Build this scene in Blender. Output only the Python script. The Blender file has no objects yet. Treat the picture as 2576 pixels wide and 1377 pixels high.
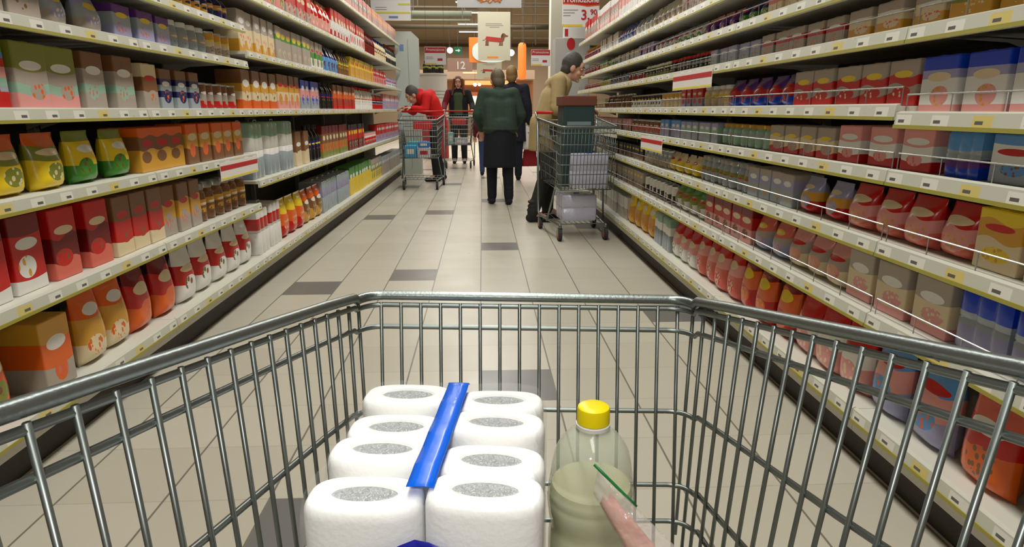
import bpy, bmesh, math, random, re
from mathutils import Vector, Matrix
random.seed(11)
SC = bpy.context.scene
COL = SC.collection

# ------------------------------------------------------------------ camera
IW, IH, F = 2576.0, 1377.0, 1600.0          # frame in pixels, focal length in pixels
H = 1.06                                    # eye height
TH = math.atan((IH/2 - 276.0)/F)            # pitch down
PSI = math.atan(75.0/F*math.cos(TH))        # yaw to the right of the aisle
cT, sT, cP, sP = math.cos(TH), math.sin(TH), math.cos(PSI), math.sin(PSI)
RT = Vector((cP, -sP, 0)); HD = Vector((sP, cP, 0))
FW = HD*cT + Vector((0, 0, -sT)); UP = HD*sT + Vector((0, 0, cT))
EYE = Vector((0, 0, H))
cam = bpy.data.cameras.new('camera'); cam.sensor_width = 36; cam.sensor_fit = 'HORIZONTAL'
cam.lens = F/IW*36; cam.clip_start = 0.02; cam.clip_end = 100
camo = bpy.data.objects.new('camera', cam); COL.objects.link(camo)
camo.location = EYE
camo.rotation_euler = Matrix((RT, UP, -FW)).transposed().to_euler()
SC.camera = camo
SC.view_settings.view_transform = 'Standard'; SC.view_settings.look = 'None'
SC.view_settings.gamma = 1; SC.view_settings.use_curve_mapping = False
SC.view_settings.exposure = 0.0
SC.cycles.max_bounces = 8; SC.cycles.diffuse_bounces = 4; SC.cycles.transparent_max_bounces = 12
SC.cycles.use_denoising = True; SC.cycles.sample_clamp_indirect = 6

# ------------------------------------------------------------------ world and lights
w = bpy.data.worlds.new('world'); SC.world = w; w.use_nodes = True
w.node_tree.nodes['Background'].inputs[0].default_value = (0.30, 0.29, 0.26, 1)
w.node_tree.nodes['Background'].inputs[1].default_value = 0.3
def area(name, loc, sx, sy, energy, col=(1, .96, .88), rot=(0, 0, 0)):
    l = bpy.data.lights.new(name, 'AREA'); l.shape = 'RECTANGLE'; l.size = sx; l.size_y = sy
    l.energy = energy; l.color = col
    o = bpy.data.objects.new(name, l); COL.objects.link(o); o.location = loc; o.rotation_euler = rot
    return o
area('tube_row_light_aisle', (0.0, 4.5, 3.9), 0.5, 13, 300, (1, .985, .925))                 # the tube row over the aisle
area('tube_row_light_hall', (-0.5, 17.5, 4.2), 5, 9, 520, (1, .965, .88))    # tubes over the cross aisle
area('tube_row_light_back', (0, 29, 4.2), 9, 9, 750, (1, .88, .76))
fl = bpy.data.lights.new('camera_flash', 'POINT'); fl.energy = 7; fl.shadow_soft_size = 0.02; fl.color = (1, .98, .95)
flo = bpy.data.objects.new('camera_flash', fl); COL.objects.link(flo); flo.location = EYE + RT*(-.05) + Vector((0, 0, .07))

# ------------------------------------------------------------------ projection helpers
def ray(px, py):
    return FW + RT*((px - IW/2)/F) + UP*((IH/2 - py)/F)
def atX(px, py, X):
    d = ray(px, py); return EYE + d*(X/d.x)
def atY(px, py, Y):
    d = ray(px, py); return EYE + d*(Y/d.y)
def atZ(px, py, Z):
    d = ray(px, py); return EYE + d*((Z - H)/d.z)
def atV(px, py, v):                                     # at distance v along the heading
    d = ray(px, py); return EYE + d*(v/d.dot(HD))
def cu(u, v, z):
    p = RT*u + HD*v; return Vector((p.x, p.y, z))
def proj(p):
    d = Vector(p) - EYE; z = d.dot(FW); return (IW/2 + F*d.dot(RT)/z, IH/2 - F*d.dot(UP)/z)
def y_for_px(X, Z, px):                                 # aisle distance where the line (X, *, Z) crosses px
    lo, hi = 0.25, 60
    for _ in range(50):
        m = (lo + hi)/2; x = proj((X, m, Z))[0]
        if (x < px) == (X < 0): lo = m
        else: hi = m
    return lo

# ------------------------------------------------------------------ materials
def lin(c):
    return tuple(((v/255)/12.92 if v/255 <= .04045 else ((v/255 + .055)/1.055)**2.4) for v in c) + (1,)
_mats = {}
def mat(name, c, rough=.5, metal=0.0, spec=.5, emit=0, alpha=1, trans=0, ior=1.45, bump=0, bscale=60, coat=0):
    if name in _mats: return _mats[name]
    m = bpy.data.materials.new(name); m.use_nodes = True; nt = m.node_tree; b = nt.nodes['Principled BSDF']
    b.inputs['Base Color'].default_value = lin(c); b.inputs['Roughness'].default_value = rough
    b.inputs['Metallic'].default_value = metal; b.inputs['Specular IOR Level'].default_value = spec
    b.inputs['Alpha'].default_value = alpha; b.inputs['Transmission Weight'].default_value = trans; b.inputs['IOR'].default_value = ior
    b.inputs['Coat Weight'].default_value = coat
    if emit:
        b.inputs['Emission Color'].default_value = lin(c); b.inputs['Emission Strength'].default_value = emit
    if bump or True:
        n = nt.nodes.new('ShaderNodeTexNoise'); n.inputs['Scale'].default_value = bscale; n.inputs['Detail'].default_value = 3
        tc = nt.nodes.new('ShaderNodeTexCoord'); nt.links.new(tc.outputs['Object'], n.inputs['Vector'])
        if bump:
            bp = nt.nodes.new('ShaderNodeBump'); bp.inputs['Strength'].default_value = bump; bp.inputs['Distance'].default_value = .01
            nt.links.new(n.outputs[0], bp.inputs['Height']); nt.links.new(bp.outputs[0], b.inputs['Normal'])
        if not trans:
            mr = nt.nodes.new('ShaderNodeMapRange'); mr.inputs['To Min'].default_value = max(.02, rough - .07); mr.inputs['To Max'].default_value = min(1, rough + .07)
            nt.links.new(n.outputs[0], mr.inputs[0]); nt.links.new(mr.outputs[0], b.inputs['Roughness'])
    _mats[name] = m
    return m
def math_node(nt, op, a, b=None, c=None):
    n = nt.nodes.new('ShaderNodeMath'); n.operation = op
    for i, v in enumerate((a, b, c)):
        if v is None: continue
        if isinstance(v, (int, float)): n.inputs[i].default_value = v
        else: nt.links.new(v, n.inputs[i])
    return n.outputs[0]
def mix_col(nt, fac, a, b):
    n = nt.nodes.new('ShaderNodeMix'); n.data_type = 'RGBA'
    for s, v in (('Factor', fac), ('A', a), ('B', b)):
        k = {'Factor': 0, 'A': 6, 'B': 7}[s]
        if isinstance(v, (int, float, tuple)): n.inputs[k].default_value = v
        else: nt.links.new(v, n.inputs[k])
    return n.outputs[2]
PAL = dict(R=(196, 26, 20), D=(118, 16, 18), O=(226, 100, 28), Y=(236, 204, 36), G=(70, 140, 48), g=(132, 138, 50), B=(16, 66, 196),
           N=(22, 28, 88), L=(160, 160, 196), P=(228, 156, 150), W=(232, 230, 224), C=(228, 208, 168), E=(172, 160, 146), K=(26, 24, 24),
           T=(126, 84, 48), S=(158, 168, 174), A=(214, 158, 52), V=(96, 48, 130), M=(150, 186, 164), Z=(92, 152, 212), F=(222, 110, 92))
CNAME = dict(R='red', D='dark red', O='orange', Y='yellow', G='green', g='olive', B='blue', N='navy', L='lilac', P='pink', W='white',
             C='cream', E='beige', K='black', T='brown', S='silver', A='gold', V='purple', M='mint', Z='sky blue', F='salmon')
def pack_mat(name, bands, rough=.35, logo=True, alpha=1, seed=0):
    """printed packaging: horizontal bands, an emblem blob and a food-picture patch, all in the pack's own coordinates"""
    rnd = random.Random(seed)
    m = bpy.data.materials.new(name); m.use_nodes = True; nt = m.node_tree; b = nt.nodes['Principled BSDF']
    b.inputs['Roughness'].default_value = rough; b.inputs['Alpha'].default_value = alpha
    tc = nt.nodes.new('ShaderNodeTexCoord'); sp = nt.nodes.new('ShaderNodeSeparateXYZ'); nt.links.new(tc.outputs['Generated'], sp.inputs[0])
    ramp = nt.nodes.new('ShaderNodeValToRGB'); ramp.color_ramp.interpolation = 'CONSTANT'
    el = ramp.color_ramp.elements
    wob = math_node(nt, 'MULTIPLY_ADD', math_node(nt, 'SINE', math_node(nt, 'MULTIPLY', sp.outputs[1], rnd.choice((3.1, 6.3)))), rnd.choice((0, .03, .05)), sp.outputs[2])
    nt.links.new(wob, ramp.inputs[0])
    el[0].position = 0; el[0].color = lin(PAL[bands[0][0]])
    el[1].position = bands[0][1]; el[1].color = lin(PAL[bands[min(1, len(bands) - 1)][0]])
    for i in range(2, len(bands)):
        e = el.new(bands[i - 1][1]); e.color = lin(PAL[bands[i][0]])
    col = ramp.outputs[0]
    if logo:
        def disc(cy, cz, ry, rz):
            a = math_node(nt, 'DIVIDE', math_node(nt, 'SUBTRACT', sp.outputs[1], cy), ry)
            c = math_node(nt, 'DIVIDE', math_node(nt, 'SUBTRACT', sp.outputs[2], cz), rz)
            return math_node(nt, 'LESS_THAN', math_node(nt, 'ADD', math_node(nt, 'MULTIPLY', a, a), math_node(nt, 'MULTIPLY', c, c)), 1)
        base = max(bands, key=lambda q: q[2])[0]
        lc = rnd.choice([k for k in 'WYCRW' if k != base])
        v = nt.nodes.new('ShaderNodeTexVoronoi'); v.inputs['Scale'].default_value = rnd.uniform(7, 11); nt.links.new(tc.outputs['Generated'], v.inputs['Vector'])
        pic = mix_col(nt, math_node(nt, 'GREATER_THAN', v.outputs['Distance'], .38), lin(PAL[rnd.choice('ATCOF')]), lin(PAL[rnd.choice([q[0] for q in bands])]))
        col = mix_col(nt, disc(.5 + rnd.uniform(-.12, .12), rnd.uniform(.25, .35), rnd.uniform(.22, .34), rnd.uniform(.12, .18)), col, pic)
        col = mix_col(nt, disc(.5, rnd.uniform(.62, .74), rnd.uniform(.3, .4), rnd.uniform(.06, .1)), col, lin(PAL[lc]))
    nt.links.new(col, b.inputs['Base Color'])
    return m

# ------------------------------------------------------------------ mesh helpers
class MB:
    def __init__(s): s.v = []; s.f = []
    def add(s, vs, fs):
        o = len(s.v); s.v += [tuple(p) for p in vs]; s.f += [tuple(i + o for i in q) for q in fs]; return s
    def box(s, lo, hi):
        x0, y0, z0 = lo; x1, y1, z1 = hi
        return s.add([(x0, y0, z0), (x1, y0, z0), (x1, y1, z0), (x0, y1, z0), (x0, y0, z1), (x1, y0, z1), (x1, y1, z1), (x0, y1, z1)],
                     [(3, 2, 1, 0), (4, 5, 6, 7), (0, 1, 5, 4), (1, 2, 6, 5), (2, 3, 7, 6), (3, 0, 4, 7)])
    def rbox(s, lo, hi, b=.004, seg=2):
        bm = bmesh.new(); bmesh.ops.create_cube(bm, size=1)
        for v in bm.verts: v.co = Vector([lo[i] + (v.co[i] + .5)*(hi[i] - lo[i]) for i in range(3)])
        bmesh.ops.bevel(bm, geom=bm.edges[:], offset=b, segments=seg, affect='EDGES', profile=.6)
        bm.verts.index_update(); s.add([v.co for v in bm.verts], [[v.index for v in f.verts] for f in bm.faces]); bm.free(); return s
    def tube(s, pts, r, n=8, closed=False, r1=None):
        pts = [Vector(p) for p in pts]; k = len(pts); rings = []; up = None
        for i, p in enumerate(pts):
            a = pts[(i - 1) % k] if (closed or i > 0) else p; c = pts[(i + 1) % k] if (closed or i < k - 1) else p
            t = (c - a).normalized()
            if up is None: up = t.orthogonal().normalized()
            up = (up - t*up.dot(t)); up = up.normalized() if up.length > 1e-6 else t.orthogonal().normalized()
            sd = t.cross(up); rr = r if r1 is None else r + (r1 - r)*i/max(1, k - 1)
            rings.append([p + (up*math.cos(2*math.pi*j/n) + sd*math.sin(2*math.pi*j/n))*rr for j in range(n)])
        vs = [q for g in rings for q in g]; fs = []
        for i in range(k if closed else k - 1):
            for j in range(n):
                a = i*n + j; b2 = i*n + (j + 1) % n; c = ((i + 1) % k)*n + (j + 1) % n; d = ((i + 1) % k)*n + j
                fs.append((a, b2, c, d))
        if not closed: fs += [tuple(reversed(range(n))), tuple(range((k - 1)*n, k*n))]
        return s.add(vs, fs)
    def lathe(s, prof, n=20, c=(0, 0, 0), sx=1, sy=1):
        vs = []; fs = []; k = len(prof)
        for r, z in prof:
            for j in range(n):
                a = 2*math.pi*j/n; vs.append((c[0] + r*sx*math.cos(a), c[1] + r*sy*math.sin(a), c[2] + z))
        for i in range(k - 1):
            for j in range(n): fs.append((i*n + j, i*n + (j + 1) % n, (i + 1)*n + (j + 1) % n, (i + 1)*n + j))
        fs += [tuple(reversed(range(n))), tuple(range((k - 1)*n, k*n))]
        return s.add(vs, fs)
    def ell(s, c, r, n=14, m=10, rot=None):
        vs = []; fs = []
        for i in range(m + 1):
            t = math.pi*i/m
            for j in range(n):
                a = 2*math.pi*j/n; q = Vector((r[0]*math.sin(t)*math.cos(a), r[1]*math.sin(t)*math.sin(a), -r[2]*math.cos(t)))
                if rot: q = rot @ q
                vs.append(Vector(c) + q)
        for i in range(m):
            for j in range(n): fs.append((i*n + j, i*n + (j + 1) % n, (i + 1)*n + (j + 1) % n, (i + 1)*n + j))
        return s.add(vs, fs)
    def cap(s, p0, r0, p1, r1, n=12):
        p0 = Vector(p0); p1 = Vector(p1); t = (p1 - p0); L = t.length; t = t.normalized() if L > 1e-6 else Vector((0, 0, 1))
        up = t.orthogonal().normalized(); sd = t.cross(up); rings = []
        for i in range(5):
            a = math.pi/2*(i/4) ; rings.append((p0 - t*r0*math.cos(a), max(1e-4, r0*math.sin(a))))
        for i in range(5):
            a = math.pi/2*(1 - i/4); rings.append((p1 + t*r1*math.cos(a), max(1e-4, r1*math.sin(a))))
        vs = [c + (up*math.cos(2*math.pi*j/n) + sd*math.sin(2*math.pi*j/n))*r for c, r in rings for j in range(n)]; fs = []
        for i in range(9):
            for j in range(n): fs.append((i*n + j, i*n + (j + 1) % n, (i + 1)*n + (j + 1) % n, (i + 1)*n + j))
        fs += [tuple(reversed(range(n))), tuple(range(9*n, 10*n))]
        return s.add(vs, fs)
    def prism(s, poly, axis, a, b):
        """extrude a 2-D outline along axis from a to b"""
        n = len(poly)
        def P(q, t):
            l = list(q); l.insert(axis, t); return tuple(l)
        return s.add([P(q, a) for q in poly] + [P(q, b) for q in poly],
                     [tuple(reversed(range(n))), tuple(range(n, 2*n))] + [(i, (i + 1) % n, n + (i + 1) % n, n + i) for i in range(n)])
    def mesh(s, name, smooth=False, fix=True):
        me = bpy.data.meshes.new(name); me.from_pydata(s.v, [], s.f)
        if fix:
            bm = bmesh.new(); bm.from_mesh(me); bmesh.ops.recalc_face_normals(bm, faces=bm.faces); bm.to_mesh(me); bm.free()
        if smooth: me.polygons.foreach_set('use_smooth', [True]*len(me.polygons))
        return me
    def build(s, name, m, parent=None, smooth=False, loc=(0, 0, 0), rot=(0, 0, 0), angle=None):
        me = s.mesh(name, smooth)
        if angle: me.set_sharp_from_angle(angle=math.radians(angle))
        o = bpy.data.objects.new(name, me); COL.objects.link(o)
        if m is not None: me.materials.append(m)
        o.location = loc; o.rotation_euler = rot; o.parent = parent
        return o
def tag(o, label, cat, group=None):
    o['label'] = label; o['category'] = cat
    if group: o['group'] = group
    n = len(re.findall(r"[A-Za-z0-9][A-Za-z0-9'-]*", label)); assert 4 <= n <= 16, (n, label)
    return o
def thing(name, label, cat, loc=(0, 0, 0), rz=0, group=None):
    o = bpy.data.objects.new(name, None); o.empty_display_size = .05; COL.objects.link(o); o.location = loc; o.rotation_euler = (0, 0, rz)
    return tag(o, label, cat, group)
def struct(name, mb, m, **k):
    o = mb.build(name, m, **k); o['kind'] = 'structure'; return o
def copy_tree(o, parent=None):
    c = o.copy(); COL.objects.link(c); c.parent = parent
    for ch in list(o.children): copy_tree(ch, c)
    return c
def arc(c, r, a0, a1, n, fn):
    return [fn(c[0] + r*math.cos(a0 + (a1 - a0)*i/n), c[1] + r*math.sin(a0 + (a1 - a0)*i/n)) for i in range(n + 1)]

# ------------------------------------------------------------------ building shell
def floor_material():
    m = bpy.data.materials.new('floor_tiles'); m.use_nodes = True; nt = m.node_tree; b = nt.nodes['Principled BSDF']
    g = nt.nodes.new('ShaderNodeNewGeometry'); sp = nt.nodes.new('ShaderNodeSeparateXYZ'); nt.links.new(g.outputs['Position'], sp.inputs[0])
    T = .294
    xs = math_node(nt, 'DIVIDE', math_node(nt, 'ADD', sp.outputs[0], .021), T); ys = math_node(nt, 'DIVIDE', math_node(nt, 'SUBTRACT', sp.outputs[1], .132), T)
    fx = math_node(nt, 'FRACT', xs); fy = math_node(nt, 'FRACT', ys)
    ix = math_node(nt, 'FLOOR', xs); iy = math_node(nt, 'FLOOR', ys)
    cmb = nt.nodes.new('ShaderNodeCombineXYZ'); nt.links.new(ix, cmb.inputs[0]); nt.links.new(iy, cmb.inputs[1])
    wn = nt.nodes.new('ShaderNodeTexWhiteNoise'); nt.links.new(cmb.outputs[0], wn.inputs['Vector'])
    nz = nt.nodes.new('ShaderNodeTexNoise'); nz.inputs['Scale'].default_value = 5; nz.inputs['Detail'].default_value = 6; nt.links.new(g.outputs['Position'], nz.inputs['Vector'])
    col = mix_col(nt, math_node(nt, 'MULTIPLY', wn.outputs['Value'], .8), lin((196, 190, 173)), lin((184, 178, 161)))
    col = mix_col(nt, math_node(nt, 'MULTIPLY', nz.outputs[0], .3), col, lin((172, 164, 146)))
    dark = None
    for c, off in ((-6, 9), (-4, 12), (-2, 13), (0, 7), (3, 10), (5, 7)):
        a = math_node(nt, 'COMPARE', ix, c, .5)
        d = math_node(nt, 'LESS_THAN', math_node(nt, 'MODULO', math_node(nt, 'SUBTRACT', math_node(nt, 'ADD', iy, 90), off), 9), .5)
        a = math_node(nt, 'MULTIPLY', a, d); dark = a if dark is None else math_node(nt, 'ADD', dark, a)
    col = mix_col(nt, dark, col, lin((112, 110, 105)))
    gx = math_node(nt, 'LESS_THAN', math_node(nt, 'ABSOLUTE', math_node(nt, 'SUBTRACT', fx, .5)), .489)
    gy = math_node(nt, 'LESS_THAN', math_node(nt, 'ABSOLUTE', math_node(nt, 'SUBTRACT', fy, .5)), .492)
    col = mix_col(nt, math_node(nt, 'MULTIPLY', math_node(nt, 'SUBTRACT', 1, gy), .3), col, lin((124, 119, 106)))
    col = mix_col(nt, math_node(nt, 'SUBTRACT', 1, gx), col, lin((116, 111, 99)))
    nt.links.new(col, b.inputs['Base Color'])
    mr = nt.nodes.new('ShaderNodeMapRange'); mr.inputs['To Min'].default_value = .22; mr.inputs['To Max'].default_value = .42
    nt.links.new(nz.outputs[0], mr.inputs[0]); nt.links.new(mr.outputs[0], b.inputs['Roughness'])
    b.inputs['Specular IOR Level'].default_value = .4
    return m
XW, YB, ZC = 7.0, 36.0, 4.6
struct('floor', MB().box((-XW, -3, -.1), (XW, YB, 0)), floor_material())
struct('ceiling', MB().box((-XW, -3, ZC), (XW, YB, ZC + .1)), mat('ceiling_paint', (138, 124, 100), .8))
wm = mat('hall_wall_paint', (176, 160, 140), .8)
struct('wall_back', MB().box((-XW, YB, 0), (XW, YB + .1, ZC)), wm)
struct('wall_left', MB().box((-XW - .1, -3, 0), (-XW, YB, ZC)), wm)
struct('wall_right', MB().box((XW, -3, 0), (XW + .1, YB, ZC)), wm)
struct('wall_front', MB().box((-XW, -3.1, 0), (XW, -3, ZC)), wm)

# ------------------------------------------------------------------ shelving bays
XL, XR = -1.323, 1.107
M_SHELF = mat('shelf_enamel', (206, 204, 190), .45)
M_RAIL = mat('price_rail_plastic', (200, 200, 184), .3)
def rail_tags(m):                                             # paper price tags slid into the rail
    nt = m.node_tree; b = nt.nodes['Principled BSDF']; tc = nt.nodes.new('ShaderNodeTexCoord'); sp = nt.nodes.new('ShaderNodeSeparateXYZ'); nt.links.new(tc.outputs['Object'], sp.inputs[0])
    q = math_node(nt, 'DIVIDE', sp.outputs[1], .135); f = math_node(nt, 'FRACT', q)
    wn = nt.nodes.new('ShaderNodeTexWhiteNoise'); wn.noise_dimensions = '1D'; nt.links.new(math_node(nt, 'FLOOR', q), wn.inputs['W'])
    msk = math_node(nt, 'MULTIPLY', math_node(nt, 'LESS_THAN', math_node(nt, 'ABSOLUTE', math_node(nt, 'SUBTRACT', f, .45)), .22), math_node(nt, 'LESS_THAN', math_node(nt, 'ABSOLUTE', math_node(nt, 'ADD', sp.outputs[2], .004)), .013))
    ink = math_node(nt, 'MULTIPLY', math_node(nt, 'LESS_THAN', math_node(nt, 'ABSOLUTE', math_node(nt, 'SUBTRACT', f, .52)), .09), math_node(nt, 'LESS_THAN', math_node(nt, 'ABSOLUTE', math_node(nt, 'ADD', sp.outputs[2], .007)), .004))
    tagc = mix_col(nt, math_node(nt, 'GREATER_THAN', wn.outputs[0], .8), lin((226, 224, 212)), lin((214, 196, 120)))
    col = mix_col(nt, msk, lin((200, 200, 184)), mix_col(nt, ink, tagc, lin((96, 94, 90)))); nt.links.new(col, b.inputs['Base Color'])
rail_tags(M_RAIL)
M_YEL = mat('rail_yellow', (156, 148, 62), .5)
M_BACK = mat('shelf_back_panel', (66, 62, 54), .7)  # dark tone puts the shade of the unlit gaps into the panel colour
M_POST = mat('shelf_post', (150, 150, 142), .5, .3)
M_KICK = mat('plinth_dark', (52, 48, 42), .6)
M_WIRE = mat('chrome_wire', (186, 190, 188), .28, .85)
ORD = ['nearest the camera', 'second from the camera', 'third from the camera', 'fourth from the camera', 'fifth from the camera', 'sixth from the camera',
       'seventh from the camera', 'eighth from the camera', 'ninth from the camera']
def bay(side, k, y0, y1, levels, base=.19, guard=False):
    s = -1 if side == 'left' else 1; X = XL if s < 0 else XR
    t = thing('shelving_bay', f'pale metal shelving bay on the {side} side of the aisle, {ORD[k]}', 'shelving', (X, y0, 0), 0, f'shelving bays on the {side} of the aisle')
    L = y1 - y0 - .002; top = max(levels) + .3
    def B(x0, x1, ya, yb, z0, z1, mb=None):
        return (mb or MB()).box((min(s*x0, s*x1), ya, z0), (max(s*x0, s*x1), yb, z1))
    B(.47, .49, 0, L, 0, top).build('back_panel', M_BACK, t)
    B(.44, .47, 0, .03, 0, top + .02).build('post', M_POST, t)
    B(.06, .46, 0, L, 0, base - .07).build('plinth', M_KICK, t)
    d = B(0, .47, 0, L, base - .07, base).build('base_deck', M_SHELF, t)
    rail_prof = [(s*.004, -.026), (s*-.010, -.024), (s*-.006, .014), (s*.004, .018)]
    def rail(parent, z):
        MB().prism(rail_prof, 1, .001, L - .001).build('price_rail', M_RAIL, parent, loc=(0, 0, z))
        MB().prism([(s*-.0095, -.0262), (s*-.0122, -.0262), (s*-.0114, -.0165), (s*-.0088, -.0165)], 1, .001, L - .001).build('label_strip', M_YEL, parent, loc=(0, 0, z))
    rail(d, base - .012)
    for z in levels:
        b = B(0, .44, 0, L, z - .016, z)
        for yy in (.04, L - .04): b.prism([(s*.05, z - .016), (s*.44, z - .016), (s*.44, z - .075), (s*.3, z - .03)], 1, yy - .002, yy + .002)
        sh = b.build('shelf', M_SHELF, t)
        rail(sh, z - .012)
        if guard and z < 1.7:
            g = MB(); g.tube([(s*.012, .01, z + .048), (s*.012, L - .01, z + .048)], .0022, 6)
            n = max(3, int(L/.16))
            for i in range(n + 1):
                yy = .01 + (L - .02)*i/n; g.tube([(s*.012, yy, z - .001), (s*.012, yy, z + .048)], .0016, 5)
            g.build('wire_guard', M_WIRE, sh)
    return t
LN = [.52, .81, 1.06, 1.32, 1.51, 1.70]; LF = [.65, 1.06, 1.38, 1.70, 2.08]
RR = [.49, .70, .898, 1.07, 1.264, 1.42, 1.575, 1.78]
ly = [.29, 1.47, 2.65, 3.83, 5.0, 6.19, 7.37, 8.55, 9.73, 10.9]
ry = [.52, 1.70, 2.88, 4.05, 5.23, 6.41, 7.57]
for i in range(9): bay('left', i, ly[i], ly[i + 1], LN if i < 3 else LF)
for i in range(6): bay('right', i, ry[i], ry[i + 1], RR if i else [z if z != 1.07 else 1.05 for z in RR], guard=True)

# ------------------------------------------------------------------ goods on the shelves
NOUN = dict(bag='snack bag', bot='bottle', jar='jar', can='tin can', pak='shrink-wrapped multipack')
NAME = dict(bag='snack_bag', bot='bottle', jar='jar', can='tin_can', pak='multipack')
CAT = dict(bag='bag', bot='bottle', jar='jar', can='can', pak='multipack')
def box_kind(wd): return ('carton', 'carton', 'box') if wd >= .13 else ('food box', 'food_box', 'box') if wd >= .10 else ('slim box', 'slim_box', 'box')
def parse(c):
    q = re.findall(r'([A-Za-z])(\d*)', c); out = []; z = 0
    for l, n in q:
        e = int(n)/100 if n else 1.0
        out.append((l, e, e - z)); z = e
    return out
def m_bag(wd, d, h):
    nu, nv = 12, 14; vs = []; fs = []
    for sd in (1, -1):
        for j in range(nv + 1):
            v = j/nv; zt = max(0, min(1, (v - .0)/.93)); cr = min((1 - zt**3.5)**.75, (zt/.12)**.5) if 0 < zt < 1 else 0
            for i in range(nu + 1):
                u = i/nu; q = (1 - abs(2*u - 1)**4)**.6
                shrink = 1 - .05*cr
                zig = .0015*(-1)**i if cr == 0 else 0
                vs.append((sd*(d/2*cr*q*(1 + .07*math.sin(9*v + 5*u)) + .0008) + zig, (u - .5)*wd*shrink, v*h))
    k = (nu + 1)*(nv + 1)
    for o in (0, k):
        for j in range(nv):
            for i in range(nu):
                a = o + j*(nu + 1) + i; fs.append((a, a + 1, a + nu + 2, a + nu + 1))
    bd = [i for i in range(nu + 1)] + [(j)*(nu + 1) + nu for j in range(1, nv + 1)] + [nv*(nu + 1) + i for i in range(nu - 1, -1, -1)] + [j*(nu + 1) for j in range(nv - 1, 0, -1)]
    for i in range(len(bd)):
        a, b = bd[i], bd[(i + 1) % len(bd)]; fs.append((a, b, b + k, a + k))
    return MB().add(vs, fs)
def m_box(wd, d, h):
    m = MB().rbox((-d/2, -wd/2, 0), (d/2, wd/2, h - .0015), min(.004, wd*.04))
    m.box((-d*.5 + .004, -.012, h - .002), (d*.5 - .004, .012, h))          # glued top flap
    m.box((-d*.5 + .003, -wd*.5 + .004, h - .002), (d*.5 - .003, -wd*.5 + .02, h - .0008))
    return m
def m_pak(wd, d, h):
    """film around two rows of rolls or bottles"""
    n = 3; r = wd/(2*n); m = MB(); pts = []
    for i in range(n): pts += [(-d/2 + r*.35 - r*.35*math.sin(a), -wd/2 + r*(2*i + 1) - r*math.cos(a)) for a in [math.pi*k/8 for k in range(1, 9 if i == n - 1 else 8)]]
    pts += [(d/2 - r*.35 + r*.35*math.sin(a), wd/2 - r*(2*i + 1) + r*math.cos(a)) for i in range(n) for a in [math.pi*k/8 for k in range(1, 8)]]
    rings = []
    for z, sc in ((0, .96), (.01, 1), (h*.5 - .004, 1), (h*.5, .975), (h*.5 + .004, 1), (h - .012, 1), (h - .003, .95), (h, .86)):
        rings.append([(x*sc, y*sc, z) for x, y in pts])
    k = len(pts); vs = [p for g in rings for p in g]; fs = [tuple(range(k)), tuple(range((len(rings) - 1)*k, len(rings)*k))]
    for i in range(len(rings) - 1):
        for j in range(k): fs.append((i*k + j, i*k + (j + 1) % k, (i + 1)*k + (j + 1) % k, (i + 1)*k + j))
    return m.add(vs, fs)
def bottle_prof(r, h):
    return [(r*.82, 0), (r*.97, .006), (r, .016), (r, h*.2), (r*.96, h*.23), (r, h*.26), (r, h*.58), (r*.93, h*.66), (r*.72, h*.75), (r*.42, h*.83), (r*.33, h*.87), (r*.33, h*.91)]
M_LIDS = dict(W=mat('cap_white', (228, 228, 222), .4), R=mat('cap_red', (190, 30, 24), .4), Y=mat('cap_yellow', (232, 200, 40), .4), B=mat('cap_blue', (24, 66, 180), .4),
              A=mat('lid_gold', (200, 160, 70), .35, .8), S=mat('lid_tin', (190, 192, 190), .3, .9), K=mat('cap_black', (30, 30, 32), .4))
n_design = 0
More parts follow.
